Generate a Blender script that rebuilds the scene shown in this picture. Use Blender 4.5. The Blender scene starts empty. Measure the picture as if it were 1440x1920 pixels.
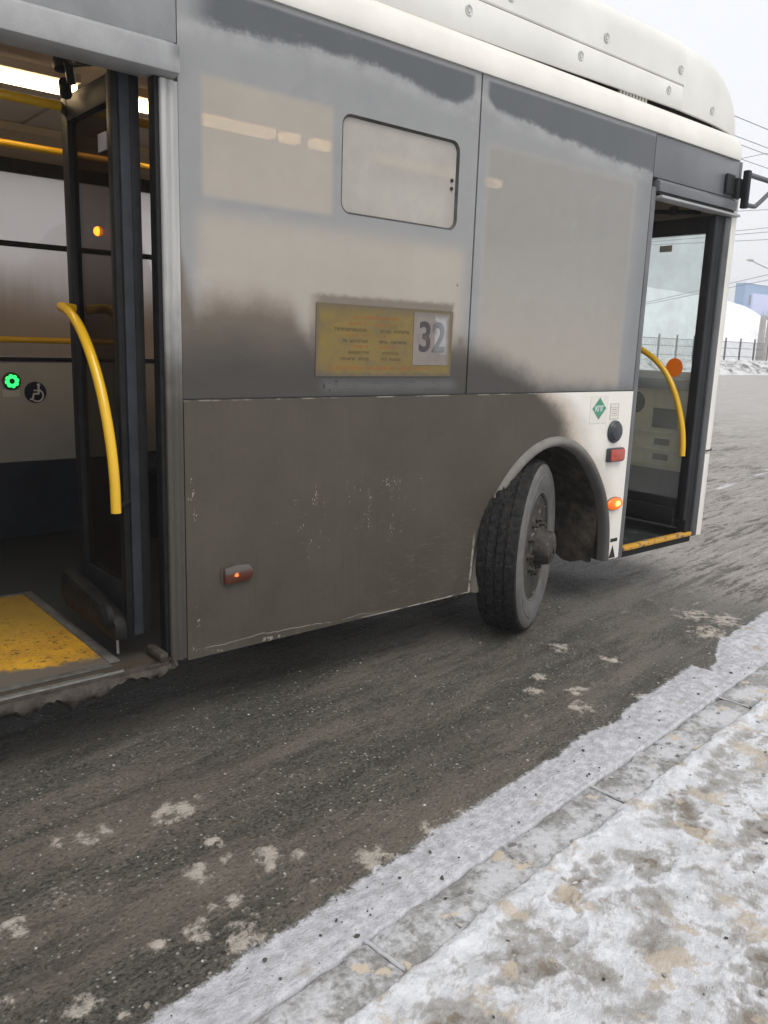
import bpy, bmesh, math, random
import numpy as np
from mathutils import Vector, Matrix

random.seed(7)
scene = bpy.context.scene
col = scene.collection

# ------------------------------------------------------------------ camera
CAM_R = ((0.76524, -0.10576, 0.63500), (-0.64289, -0.17634, 0.74538), (0.03314, -0.97863, -0.20294))
cd = bpy.data.cameras.new('camera')
cam = bpy.data.objects.new('camera', cd)
col.objects.link(cam)
m3 = Matrix(CAM_R) @ Matrix(((1, 0, 0), (0, -1, 0), (0, 0, -1)))
cam.matrix_world = Matrix.Translation((0, -2.8, 1.55)) @ m3.to_quaternion().to_matrix().to_4x4()
cd.sensor_fit = 'VERTICAL'
cd.sensor_height = 24
cd.lens = 1530.98 / 1920 * 24
cd.clip_start = 0.05
cd.clip_end = 2000
scene.camera = cam

# ------------------------------------------------------------------ sky, sun, exposure
SUN_ELEV, SUN_AZ = math.radians(58), math.radians(262)      # azimuth: direction the light comes from, seen from above, from +X
w = bpy.data.worlds.new('World')
scene.world = w
w.use_nodes = True
wt = w.node_tree
wt.nodes.clear()
sky = wt.nodes.new('ShaderNodeTexSky')
sky.sky_type = 'NISHITA'
sky.sun_disc = False
sky.sun_elevation = SUN_ELEV
sky.sun_rotation = math.pi / 2 - SUN_AZ
sky.air_density = 1.0
sky.dust_density = 4.0
hs = wt.nodes.new('ShaderNodeHueSaturation')
hs.inputs['Saturation'].default_value = 0.10
mx = wt.nodes.new('ShaderNodeMixRGB')
mx.inputs[0].default_value = 0.86
mx.inputs[2].default_value = (8.1, 8.25, 8.6, 1)
bg = wt.nodes.new('ShaderNodeBackground')
bg.inputs['Strength'].default_value = 0.10
wo = wt.nodes.new('ShaderNodeOutputWorld')
wt.links.new(sky.outputs[0], hs.inputs['Color'])
wt.links.new(hs.outputs[0], mx.inputs[1])
wt.links.new(mx.outputs[0], bg.inputs['Color'])
wt.links.new(bg.outputs[0], wo.inputs[0])

sd = bpy.data.lights.new('sun', 'SUN')
sd.energy = 1.5
sd.angle = math.radians(35)
sd.color = (1.0, 0.95, 0.88)
sun = bpy.data.objects.new('sun', sd)
col.objects.link(sun)
d = Vector((math.cos(SUN_AZ) * math.cos(SUN_ELEV), math.sin(SUN_AZ) * math.cos(SUN_ELEV), math.sin(SUN_ELEV)))
sun.rotation_euler = d.to_track_quat('Z', 'Y').to_euler()
sun.location = (0, -6, 12)

vs = scene.view_settings
vs.view_transform = 'Standard'
vs.look = 'None'
vs.exposure = 0.42
vs.gamma = 1.0
vs.use_curve_mapping = False
scene.cycles.max_bounces = 8
scene.cycles.transparent_max_bounces = 12
scene.cycles.use_denoising = True
scene.cycles.caustics_reflective = False
scene.cycles.caustics_refractive = False

# ------------------------------------------------------------------ material graph helpers
class S:
    """a socket with arithmetic"""
    def __init__(s, g, sock): s.g, s.k = g, sock
    def __add__(a, b): return a.g.m('ADD', a, b)
    __radd__ = __add__
    def __mul__(a, b): return a.g.m('MULTIPLY', a, b)
    __rmul__ = __mul__
    def __sub__(a, b): return a.g.m('SUBTRACT', a, b)
    def __rsub__(a, b): return a.g.m('SUBTRACT', b, a)
    def __truediv__(a, b): return a.g.m('DIVIDE', a, b)

class G:
    def __init__(s, name):
        s.mat = bpy.data.materials.new(name)
        s.mat.use_nodes = True
        s.nt = s.mat.node_tree
        s.nt.nodes.clear()
        s.out = s.nt.nodes.new('ShaderNodeOutputMaterial')
        tc = s.nt.nodes.new('ShaderNodeTexCoord')
        s.P = tc.outputs['Object']
        sp = s.nt.nodes.new('ShaderNodeSeparateXYZ')
        s.nt.links.new(s.P, sp.inputs[0])
        s.x, s.y, s.z = (S(s, sp.outputs[i]) for i in range(3))
    def put(s, inp, v):
        if isinstance(v, S): s.nt.links.new(v.k, inp)
        elif isinstance(v, (tuple, list)): inp.default_value = (*v, 1.0) if len(v) == 3 and inp.type == 'RGBA' else v
        else: inp.default_value = v
    def m(s, op, a, b=0.0, c=0.0, clamp=False):
        n = s.nt.nodes.new('ShaderNodeMath'); n.operation = op; n.use_clamp = clamp
        for i, v in enumerate((a, b, c)): s.put(n.inputs[i], v)
        return S(s, n.outputs[0])
    def mn(s, a, b): return s.m('MINIMUM', a, b)
    def mxx(s, a, b): return s.m('MAXIMUM', a, b)
    def absv(s, a): return s.m('ABSOLUTE', a)
    def inv(s, a): return s.m('SUBTRACT', 1.0, a, clamp=True)
    def sm(s, a, b, v):
        n = s.nt.nodes.new('ShaderNodeMapRange'); n.interpolation_type = 'SMOOTHSTEP'
        rev = a > b
        if rev: a, b = b, a
        s.put(n.inputs[0], v); n.inputs[1].default_value = a; n.inputs[2].default_value = b
        n.inputs[3].default_value = 1.0 if rev else 0.0; n.inputs[4].default_value = 0.0 if rev else 1.0
        return S(s, n.outputs[0])
    def vec(s, x, y, z):
        n = s.nt.nodes.new('ShaderNodeCombineXYZ')
        for i, v in enumerate((x, y, z)): s.put(n.inputs[i], v)
        return S(s, n.outputs[0])
    def noise(s, scale, detail=4, rough=0.55, v=None, dist=0.0):
        n = s.nt.nodes.new('ShaderNodeTexNoise')
        s.nt.links.new(v.k if v else s.P, n.inputs['Vector'])
        n.inputs['Scale'].default_value = scale; n.inputs['Detail'].default_value = detail
        n.inputs['Roughness'].default_value = rough; n.inputs['Distortion'].default_value = dist
        return S(s, n.outputs['Fac'])
    def vor(s, scale, v=None, feature='F1', rnd=1.0, color=False):
        n = s.nt.nodes.new('ShaderNodeTexVoronoi'); n.feature = feature
        s.nt.links.new(v.k if v else s.P, n.inputs['Vector'])
        n.inputs['Scale'].default_value = scale; n.inputs['Randomness'].default_value = rnd
        return S(s, n.outputs['Color' if color else 'Distance'])
    def sep(s, v):
        n = s.nt.nodes.new('ShaderNodeSeparateXYZ'); s.nt.links.new(v.k, n.inputs[0])
        return [S(s, n.outputs[i]) for i in range(3)]
    def mix(s, f, a, b):
        n = s.nt.nodes.new('ShaderNodeMixRGB')
        s.put(n.inputs[0], f); s.put(n.inputs[1], a); s.put(n.inputs[2], b)
        return S(s, n.outputs[0])
    def curve(s, x, pts):
        """piecewise linear function of x through pts"""
        x0, x1 = pts[0][0], pts[-1][0]
        lo = min(p[1] for p in pts); hi = max(p[1] for p in pts)
        t = s.m('DIVIDE', s.m('SUBTRACT', x, x0), x1 - x0)
        n = s.nt.nodes.new('ShaderNodeValToRGB')
        s.put(n.inputs[0], t)
        r = n.color_ramp
        while len(r.elements) < len(pts): r.elements.new(0.5)
        for e, p in zip(r.elements, pts): e.position = (p[0] - x0) / (x1 - x0)
        for e, p in zip(r.elements, pts):
            v = (p[1] - lo) / (hi - lo); e.color = (v, v, v, 1)
        return S(s, n.outputs[0]) * (hi - lo) + lo
    def attr(s, name):
        n = s.nt.nodes.new('ShaderNodeAttribute'); n.attribute_name = name
        return S(s, n.outputs['Fac'])
    def bump(s, h, strength=0.3, dist=0.01):
        n = s.nt.nodes.new('ShaderNodeBump')
        n.inputs['Strength'].default_value = strength; n.inputs['Distance'].default_value = dist
        s.put(n.inputs['Height'], h)
        return S(s, n.outputs[0])
    def bsdf(s, color, rough=0.5, spec=0.5, metal=0.0, normal=None, emit=None, estr=0.0, coat=0.0):
        n = s.nt.nodes.new('ShaderNodeBsdfPrincipled')
        s.put(n.inputs['Base Color'], color); s.put(n.inputs['Roughness'], rough)
        s.put(n.inputs['Specular IOR Level'], spec); s.put(n.inputs['Metallic'], metal)
        if coat is not 0.0: s.put(n.inputs['Coat Weight'], coat); n.inputs['Coat Roughness'].default_value = 0.08
        if normal: s.nt.links.new(normal.k, n.inputs['Normal'])
        if emit is not None:
            s.put(n.inputs['Emission Color'], emit); s.put(n.inputs['Emission Strength'], estr)
        return n.outputs[0]
    def node(s, t, **kw):
        n = s.nt.nodes.new(t)
        for k, v in kw.items(): s.put(n.inputs[k], v)
        return n
    def mixsh(s, f, a, b):
        n = s.nt.nodes.new('ShaderNodeMixShader'); s.put(n.inputs[0], f)
        s.nt.links.new(a, n.inputs[1]); s.nt.links.new(b, n.inputs[2])
        return n.outputs[0]
    def done(s, sh):
        s.nt.links.new(sh, s.out.inputs[0]); return s.mat

def flat(name, c, rough=0.5, spec=0.5, var=0.12, scale=6.0, metal=0.0, bump=0.0, bscale=200, **kw):
    """a plain paint, rubber or metal with a little uneven dust in it"""
    g = G(name)
    n = g.noise(scale, 5, 0.6)
    a = tuple(v * (1 - var) for v in c); b = tuple(min(1, v * (1 + var)) for v in c)
    cc = g.mix(g.sm(0.3, 0.7, n), a, b)
    nm = g.bump(g.noise(bscale, 3), bump, 0.004) if bump else None
    return g.done(g.bsdf(cc, rough, spec, metal, nm, **kw))

# ------------------------------------------------------------------ shared dirt shapes on the bus side
UP = [(1.30, 1.90), (1.385, 1.88), (1.41, 1.75), (1.45, 1.67), (1.53, 1.70), (1.70, 1.705), (1.86, 1.685), (1.95, 1.59), (1.99, 1.57),
      (2.3, 1.55), (2.72, 1.53), (2.78, 1.58), (2.85, 1.565), (2.91, 1.515), (3.05, 1.465), (3.3, 1.39), (3.45, 1.32), (4.4, 1.25)]
def mud_upper(g):
    n1 = g.noise(6, 5, 0.65)
    n2 = g.noise(46, 4, 0.7, g.vec(g.x, 0.0, g.z * 1.2))
    b = g.curve(g.x, UP) + (n1 - 0.5) * 0.11 + (n2 - 0.5) * 0.035
    t = b + 0.025 + g.sm(2.75, 2.95, g.x) * 0.045 - g.z
    return g.sm(-0.06, 0.12, t)

M = {}
def mat_pane():
    g = G('dusty_bonded_glazing'); x, z = g.x, g.z
    fine = g.noise(240, 3, 0.7); mid = g.noise(9, 5, 0.6); big = g.noise(1.6, 3)
    def rect(x0, x1, z0, z1, s=0.012):
        a = g.sm(x0 - s, x0 + s, x) * g.sm(x1 + s, x1 - s, x)
        return a * (g.sm(z0 - s, z0 + s, z) * g.sm(z1 + s, z1 - s, z))
    wob = (g.noise(6, 2) - 0.5) * 0.02
    # the see-through glass fields inside the dusted border
    ga = g.mxx(rect(1.482, 2.055, 2.045, 2.447, 0.016) * 0.9, rect(1.46, 2.83, 1.30, 1.99, 0.06) * 0.9)
    gb = rect(2.945, 4.135, 1.34, 2.462, 0.028) * 0.9
    field = g.mxx(ga, gb)
    rows = g.noise(1.4, 3, 0.5)
    border = g.mix(g.sm(0.2, 0.8, mid * 0.5 + big * 0.5), (0.215, 0.219, 0.222), (0.262, 0.264, 0.264))
    beige = g.mix(g.sm(0.3, 0.7, rows), (0.365, 0.325, 0.278), (0.405, 0.362, 0.310))
    beige = g.mix(gb, beige, g.mix(g.sm(1.35, 2.2, z), (0.345, 0.312, 0.270), (0.268, 0.260, 0.242)))
    border = g.mix(g.sm(4.05, 4.28, x) * 0.45, border, (0.12, 0.125, 0.135))
    border = g.mix(g.sm(1.46, 1.34, z) * g.sm(3.2, 3.6, x) * 0.5, border, (0.12, 0.125, 0.135))
    c = g.mix(field, border, beige)
    # darker, cleaner strip under the roof rail with a frayed lower edge
    n2 = g.noise(5, 5, 0.65, g.vec(x, 0.0, z * 1.5)); n3 = g.noise(70, 3, 0.7)
    lo = g.curve(x, [(1.2, 2.60), (1.45, 2.605), (1.8, 2.63), (2.25, 2.645), (2.5, 2.618), (2.72, 2.60), (2.86, 2.66), (2.92, 2.67), (2.98, 2.615),
                     (3.25, 2.605), (3.5, 2.58), (3.86, 2.553), (4.3, 2.545), (4.5, 2.545)])
    t = z - lo - (n2 - 0.5) * 0.11 - (n3 - 0.5) * 0.022 + 0.004
    clean = g.sm(-0.012, 0.022, t)
    clean = clean * g.sm(2.738, 2.722, z - (n2 - 0.5) * 0.01)
    clean = clean * g.sm(1.40, 1.56, x + (n2 - 0.5) * 0.12)
    gapd = g.sm(0.03, 0.062, g.absv(x - 2.88) + (n2 - 0.5) * 0.02)
    clean = clean * gapd
    frost = g.sm(0.06, 0.0, g.absv(t + 0.025)) * 0.30 * g.sm(0.35, 0.65, n2)
    c = g.mix(frost, c, (0.44, 0.44, 0.43))
    dk = g.mix(g.noise(4, 4), (0.072, 0.078, 0.086), (0.094, 0.100, 0.108))
    c = g.mix(clean, c, dk)
    # vertical run marks and specks
    runs = g.noise(1.0, 3, 0.6, g.vec(x * 55, 0.0, z * 1.2))
    c = g.mix(g.sm(0.62, 0.80, runs) * 0.05 * g.sm(2.3, 1.9, z), c, (0.28, 0.25, 0.22))
    speck = g.sm(0.055, 0.035, g.vor(9)) * g.sm(0.60, 0.66, g.noise(3.0, 2))
    c = g.mix(speck * 0.85, c, (0.05, 0.045, 0.04))
    # road mud
    mud = mud_upper(g)
    halo = g.inv(g.sm(0.0, 0.026, g.mxx(g.absv(x - 2.36) - 0.398, g.absv(z - 1.555) - 0.168) + (g.noise(26, 3) - 0.5) * 0.028))
    mud = g.mxx(mud, halo * 0.85)
    notch = g.sm(0.075, 0.0, g.absv(x - 1.945)) * g.sm(1.55, 1.66, z)
    mud = mud * g.inv(notch * 0.8)
    smear = g.noise(3, 5, 0.6, g.vec(x * 2.0, 0.0, z * 7))
    mc = g.mix(g.sm(1.40, 1.70, z + (g.noise(4, 3) - 0.5) * 0.1), (0.056, 0.051, 0.046), (0.150, 0.122, 0.095))
    mc = g.mix(g.sm(0.3, 0.7, smear), g.mix(0.16, mc, (0.03, 0.03, 0.03)), mc)
    grey = g.sm(0.05, 0.0, g.absv(z - 1.365)) * g.sm(1.98, 2.06, x) * g.sm(2.84, 2.76, x)
    mc = g.mix(grey * 0.75, mc, (0.105, 0.104, 0.102))
    wipe = g.sm(0.47, 0.62, g.noise(8, 4, 0.6, g.vec(x * 0.9, 0.0, z * 5 + x * 0.8))) * grey
    mc = g.mix(wipe * 0.7, mc, (0.05, 0.052, 0.054))
    drips = g.sm(0.55, 0.62, g.noise(26, 4, 0.6, g.vec(x, 0.0, z * 0.8))) * g.sm(0.10, 0.05, g.absv(x - 2.075)) * g.sm(0.032, 0.012, g.absv(z - 1.362))
    mc = g.mix(drips, mc, (0.012, 0.012, 0.012))
    blob = g.sm(0.055, 0.02, g.m('SQRT', g.m('POWER', x - 2.825, 2.0) + g.m('POWER', (z - 1.52) * 0.55, 2.0)) + (g.noise(18, 3) - 0.5) * 0.03)
    mud = g.mxx(mud, blob * 0.8)
    c = g.mix(mud, c, mc)
    # small wipe marks and splash spots in the film
    spl = g.sm(0.10, 0.05, g.vor(38)) * g.sm(0.52, 0.62, g.noise(5, 3)) * g.sm(2.3, 1.6, z)
    c = g.mix(spl * 0.35, c, (0.11, 0.10, 0.088))
    wip = g.sm(0.60, 0.70, g.noise(2.2, 4, 0.6, g.vec(x * 1.6 + z * 0.8, 0.0, z * 4 - x)))
    c = g.mix(wip * 0.08 * g.inv(mud), c, (0.52, 0.50, 0.47))
    c = g.mix((fine - 0.5) * 0.12, c, (0.75, 0.74, 0.72))
    rough = g.mix(mud, g.mix(clean, (0.30, 0.30, 0.30), (0.18, 0.18, 0.18)), (0.36, 0.36, 0.36))
    sh = g.bsdf(c, rough, g.mix(mud, (0.42,) * 3, (0.25,) * 3), normal=g.bump(g.noise(3, 2) * 3.0 + fine * 0.3, 0.05, 0.003))
    tr = g.node('ShaderNodeBsdfTransparent', Color=(1, 0.97, 0.92)).outputs[0]
    vis = field * g.inv(mud) * g.inv(clean)
    blot = g.sm(0.3, 0.7, g.noise(11, 3, 0.5))
    return g.done(g.mixsh(vis * (blot * 0.035 + 0.12), sh, tr))

def mat_lower():
    g = G('mud_caked_white_panel'); x, z = g.x, g.z
    b = g.curve(z, [(0.28, 3.96), (0.62, 4.10), (0.90, 3.97), (0.98, 3.86), (1.05, 3.80), (1.15, 3.76), (1.25, 3.66), (1.33, 3.50)])
    n1 = g.noise(6, 4, 0.6); n2 = g.noise(60, 3, 0.6)
    t = b - x + (n1 - 0.5) * 0.10 + (n2 - 0.5) * 0.05
    mud = g.sm(-0.20, 0.19, t)
    white = g.mix(g.noise(5, 4), (0.66, 0.63, 0.57), (0.76, 0.74, 0.69))
    n3 = g.noise(2.2, 5, 0.6); n4 = g.noise(1.0, 4, 0.6, g.vec(x * 60, 0.0, z * 2.5)); n5 = g.noise(1.0, 3, 0.6, g.vec(x * 10, 0.0, z * 130))
    mc = g.mix(g.sm(0.3, 0.7, n3), (0.055, 0.0485, 0.037), (0.074, 0.0645, 0.050))
    mc = g.mix(g.sm(0.4, 0.75, n4) * 0.25, mc, (0.050, 0.043, 0.035))
    mc = g.mix(g.sm(0.30, 0.95, z) * 0.25, mc, (0.090, 0.077, 0.060))
    run = g.sm(0.60, 0.74, g.noise(1.0, 4, 0.6, g.vec(x * 34, 0.0, z * 1.1))) * g.sm(1.30, 0.8, z)
    mc = g.mix(run * 0.45, mc, (0.046, 0.039, 0.032))
    spt = g.sm(0.12, 0.05, g.vor(55)) * g.sm(0.50, 0.62, g.noise(6, 3))
    mc = g.mix(spt * 0.5, mc, (0.13, 0.115, 0.095))
    ridge = g.sm(0.56, 0.66, n5) * g.sm(2.1, 2.7, x) * g.sm(0.9, 0.5, z)
    mc = g.mix(ridge * 0.35, mc, (0.15, 0.135, 0.115))
    halfway = g.sm(0.0, 0.5, mud) * g.sm(1.0, 0.5, mud)
    c = g.mix(mud, white, g.mix(halfway * 0.85, mc, (0.29, 0.20, 0.125)))
    # chips where the crust flaked off the white paint
    def chips(cx, cz, rx, rz, thr):
        a = g.sm(1.0, 0.2, g.m('SQRT', g.m('POWER', (x - cx) / rx, 2.0) + g.m('POWER', (z - cz) / rz, 2.0)))
        return g.sm(thr, thr + 0.035, g.noise(150, 4, 0.65, g.vec(x, 0.0, z * 0.55)) * 0.72 + a * 0.28 * g.sm(0.35, 0.62, g.noise(14, 3, 0.6, g.vec(x * 1.6, 0.0, z * 0.5))))
    ch = g.mxx(chips(1.415, 0.92, 0.06, 0.28, 0.62), chips(1.96, 0.80, 0.40, 0.40, 0.675))
    ch = g.mxx(ch, chips(1.42, 0.42, 0.06, 0.25, 0.65))
    ch = g.mxx(ch, chips(2.35, 0.82, 0.7, 0.5, 0.69))
    fleck = g.sm(0.70, 0.73, g.noise(170, 3, 0.65, g.vec(x * 0.8, 0.0, z * 0.6))) * g.sm(0.44, 0.62, g.noise(2.6, 4, 0.6)) * 0.6
    ch = g.mxx(ch, fleck)
    streak = g.sm(0.70, 0.74, g.noise(1.0, 3, 0.6, g.vec((x + z * 0.9) * 26, 0.0, (z - x) * 160))) * 0.5
    ch = g.mxx(ch, streak * g.sm(0.5, 0.6, g.noise(3, 2)))
    edge = g.sm(0.010, 0.003, z - g.curve(x, [(1.3, 0.322), (1.9, 0.309), (2.05, 0.302), (2.4, 0.298), (4.4, 0.298)]) - (g.noise(18, 3) - 0.5) * 0.012) * g.sm(0.36, 0.52, g.noise(7, 3))
    edge = edge * g.sm(1.42, 1.46, x) * g.mxx(g.sm(2.15, 2.5, x), g.sm(0.60, 0.66, g.noise(34, 3)) * 0.6)
    topc = g.sm(0.006, 0.002, g.absv(z - 1.3165)) * g.sm(0.45, 0.60, g.noise(11, 3))
    archc = g.sm(0.010, 0.003, g.absv(x - (2.985 - 0.012) - (z - 0.3) * 0.06)) * g.sm(0.64, 0.52, z) * g.sm(0.3, 0.5, g.noise(16, 3))
    wv = g.absv(z - 0.333 - (g.noise(5, 4, 0.6, g.vec(x, 0.0, 0.0)) - 0.5) * 0.05 - g.sm(1.7, 2.4, x) * -0.02)
    crack = g.sm(0.0026, 0.0008, wv) * 0.6 * g.sm(1.44, 1.50, x) * g.sm(2.5, 2.1, x) * g.sm(0.38, 0.5, g.noise(9, 2))
    ch = g.mxx(ch, crack)
    ch = g.mxx(g.mxx(ch, edge), g.mxx(topc * 0.6, archc))
    c = g.mix(ch * mud * 0.8, c, (0.42, 0.39, 0.34))
    c = g.mix(g.sm(0.62, 0.72, g.noise(220, 3, 0.7)) * mud * 0.22, c, (0.21, 0.19, 0.165))
    h = n2 + g.noise(180, 4, 0.7) * 1.0 + n5 * g.sm(2.1, 2.7, x) * 1.4
    nm = g.bump(h, 0.22, 0.004)
    rough = g.mix(mud, (0.32,) * 3, (0.52,) * 3)
    return g.done(g.bsdf(c, rough, g.mix(mud, (0.5,) * 3, (0.22,) * 3), normal=nm))

def mat_trim():
    g = G('dusty_grey_rubber_trim')
    n = g.noise(14, 4, 0.6)
    c = g.mix(g.sm(0.3, 0.7, n), (0.135, 0.125, 0.112), (0.185, 0.176, 0.163))
    c = g.mix(g.sm(3.55, 3.75, g.x) * g.sm(1.1, 0.7, g.z), c, (0.085, 0.080, 0.074))
    c = g.mix(g.sm(3.3, 3.05, g.x), c, (0.120, 0.106, 0.090))
    return g.done(g.bsdf(c, 0.6, 0.3, normal=g.bump(g.noise(150, 3), 0.15, 0.003)))

def mat_sign():
    g = G('yellow_route_sheet'); x, z = g.x, g.z
    n = g.noise(5, 4, 0.6)
    c = g.mix(n, (0.150, 0.105, 0.026), (0.205, 0.145, 0.040))
    d = g.sm(0.40, 0.72, g.noise(7, 5, 0.65, g.vec(x, 0.0, z * 2)))
    top = g.sm(1.65, 1.70, z + (n - 0.5) * 0.05)
    lc = g.sm(1.47, 1.415, z + (x - 1.99) * 0.25 + (n - 0.5) * 0.06) * g.sm(2.25, 2.02, x)
    edge_ = g.sm(0.030, 0.0, g.mn(g.mn(x - 1.985, 2.765 - x), g.mn(z - 1.404, 1.702 - z)) + (g.noise(20, 4, 0.65) - 0.5) * 0.05)
    c = g.mix(g.mxx(d * 0.62, g.mxx(g.mxx(top * 0.65, lc), edge_ * 0.8)), c, (0.095, 0.080, 0.062))
    return g.done(g.bsdf(c, 0.45, 0.3))
def mat_ink(name, ink, k):
    g = G(name)
    d = g.sm(0.35, 0.75, g.noise(9, 5, 0.65))
    c = g.mix(d * k, ink, (0.15, 0.11, 0.045))
    return g.done(g.bsdf(c, 0.5, 0.3))
def mat_card():
    g = G('pale_number_card'); x, z = g.x, g.z
    n = g.noise(12, 4, 0.6)
    c = g.mix(n, (0.165, 0.140, 0.125), (0.235, 0.205, 0.185))
    wipe = g.sm(0.5, 0.75, g.sm(2.58, 2.70, x + (n - 0.5) * 0.12) * g.sm(1.44, 1.56, z) + (n - 0.5) * 0.6)
    c = g.mix(wipe, c, (0.31, 0.305, 0.31))
    gm = g.sm(0.48, 0.66, g.noise(9, 4, 0.65)) * 0.55
    gm = g.mxx(gm, g.sm(0.035, 0.0, g.mn(2.745 - x, 1.690 - z) + (g.noise(22, 3) - 0.5) * 0.03))
    c = g.mix(gm, c, (0.15, 0.128, 0.108))
    return g.done(g.bsdf(c, 0.4, 0.35))
def mat_digit():
    g = G('dark_digit_ink'); x, z = g.x, g.z
    n = g.noise(16, 4, 0.6)
    w_ = g.sm(2.60, 2.70, x + (n - 0.5) * 0.10) * g.sm(1.45, 1.53, z)
    c = g.mix(w_, (0.055, 0.046, 0.048), (0.175, 0.178, 0.190))
    c = g.mix(g.sm(0.48, 0.66, g.noise(9, 4, 0.65)) * 0.5, c, (0.13, 0.11, 0.095))
    return g.done(g.bsdf(c, 0.4, 0.3))

def mat_header():
    g = G('frosted_grey_metal'); n = g.noise(5, 5, 0.65); f = g.noise(160, 3, 0.7)
    c = g.mix(g.sm(0.3, 0.7, n), (0.245, 0.248, 0.252), (0.330, 0.332, 0.335))
    c = g.mix(g.sm(0.55, 0.75, f) * 0.3, c, (0.45, 0.45, 0.45))
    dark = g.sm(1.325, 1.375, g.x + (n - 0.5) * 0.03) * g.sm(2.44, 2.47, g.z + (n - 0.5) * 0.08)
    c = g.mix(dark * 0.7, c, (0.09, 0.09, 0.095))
    return g.done(g.bsdf(c, 0.5, 0.4, normal=g.bump(f, 0.1, 0.003)))

def mat_alu():
    g = G('dirty_aluminium_profile'); x, z = g.x, g.z
    n = g.noise(1.0, 4, 0.6, g.vec(x * 40, g.y * 40, z * 1.5)); n2 = g.noise(6, 4)
    c = g.mix(g.sm(0.3, 0.7, n), (0.30, 0.30, 0.295), (0.44, 0.435, 0.42))
    mud = g.sm(1.85, 1.25, z + (n2 - 0.5) * 0.5)
    c = g.mix(mud, c, g.mix(n2, (0.046, 0.041, 0.034), (0.064, 0.057, 0.047)))
    return g.done(g.bsdf(c, 0.45, 0.4, normal=g.bump(n, 0.1, 0.002)))

def mat_floor():
    g = G('wet_dark_bus_floor'); n = g.noise(5, 5, 0.6)
    c = g.mix(n, (0.012, 0.015, 0.017), (0.030, 0.033, 0.034))
    mud = g.sm(0.22, 0.02, g.y + (n - 0.5) * 0.25)
    c = g.mix(mud * g.sm(1.5, 1.3, g.x), c, (0.055, 0.045, 0.034))
    salt = g.sm(0.56, 0.68, g.noise(11, 5, 0.65)) * g.sm(4.2, 4.3, g.x) * g.sm(0.5, 0.2, g.y)
    c = g.mix(salt * 0.6, c, (0.36, 0.37, 0.38))
    return g.done(g.bsdf(c, 0.38, 0.4, normal=g.bump(g.noise(120, 3), 0.15, 0.003)))

def mat_ramp():
    g = G('worn_yellow_ramp_coating'); x, y = g.x, g.y
    n = g.noise(8, 5, 0.65); f = g.noise(38, 4, 0.7, g.vec(x, y * 0.6, 0.0)); p = g.noise(90, 3, 0.6)
    c = g.mix(g.sm(0.35, 0.65, n), (0.36, 0.19, 0.022), (0.50, 0.27, 0.018))
    c = g.mix(g.sm(0.56, 0.70, f) * g.sm(0.2, 0.55, y) * 0.75, c, (0.15, 0.085, 0.02))
    c = g.mix(g.sm(0.30, 0.18, g.vor(40, g.vec(x * 0.7 + f * 0.03, y + p * 0.03, 0.0))) * g.sm(0.40, 0.52, g.noise(13, 3)) * 0.9, c, (0.036, 0.027, 0.016))
    c = g.mix(g.sm(0.58, 0.64, p) * 0.6, c, (0.06, 0.045, 0.022))
    c = g.mix(g.sm(0.30, 0.75, y + (n - 0.5) * 0.4) * 0.6, c, (0.20, 0.15, 0.032))
    c = g.mix(g.sm(0.60, 0.68, g.noise(24, 5, 0.7, g.vec(x, y * 0.6, 3.0))) * 0.85, c, (0.075, 0.055, 0.032))
    mud = g.sm(0.23, 0.17, y + (g.noise(5, 4, 0.6) - 0.5) * 0.30 + (x - 0.9) * 0.10)
    c = g.mix(mud, c, (0.095, 0.080, 0.064))
    return g.done(g.bsdf(c, 0.42, 0.35, normal=g.bump(f + p, 0.35, 0.004)))

def mat_sill():
    g = G('orange_step_edge'); n = g.noise(14, 4, 0.65)
    c = g.mix(g.noise(6, 3), (0.50, 0.25, 0.02), (0.60, 0.33, 0.03))
    c = g.mix(g.sm(0.55, 0.60, n), c, (0.12, 0.10, 0.085))
    c = g.mix(g.sm(0.62, 0.66, g.noise(22, 4)), c, (0.42, 0.40, 0.37))
    return g.done(g.bsdf(c, 0.45, 0.4))

def mat_crust():
    g = G('caked_slush_crust'); n = g.noise(25, 5, 0.65); f = g.noise(120, 4, 0.7)
    c = g.mix(g.sm(0.3, 0.7, n), (0.024, 0.019, 0.015), (0.062, 0.052, 0.041))
    c = g.mix(g.sm(0.62, 0.72, f) * 0.35, c, (0.17, 0.15, 0.125))
    return g.done(g.bsdf(c, 0.6, 0.35, normal=g.bump(n * 1.5 + f, 0.6, 0.008)))

def mat_tyre():
    g = G('wet_dirty_tread_rubber'); n = g.noise(30, 4, 0.7); f = g.noise(160, 3, 0.7)
    c = g.mix(g.sm(0.35, 0.7, n), (0.009, 0.009, 0.010), (0.026, 0.025, 0.024))
    c = g.mix(g.sm(0.57, 0.70, f) * 0.6, c, (0.10, 0.092, 0.075))
    return g.done(g.bsdf(c, 0.75, 0.15, normal=g.bump(f + n, 0.6, 0.006)))
def mat_sidewall():
    g = G('salt_dusted_sidewall'); n = g.noise(12, 4, 0.6); f = g.noise(120, 3, 0.7)
    c = g.mix(g.sm(0.25, 0.75, n), (0.085, 0.082, 0.078), (0.140, 0.135, 0.129))
    c = g.mix(g.sm(0.58, 0.7, f) * 0.25, c, (0.10, 0.095, 0.09))
    return g.done(g.bsdf(c, 0.7, 0.3, normal=g.bump(f, 0.2, 0.003)))
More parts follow.
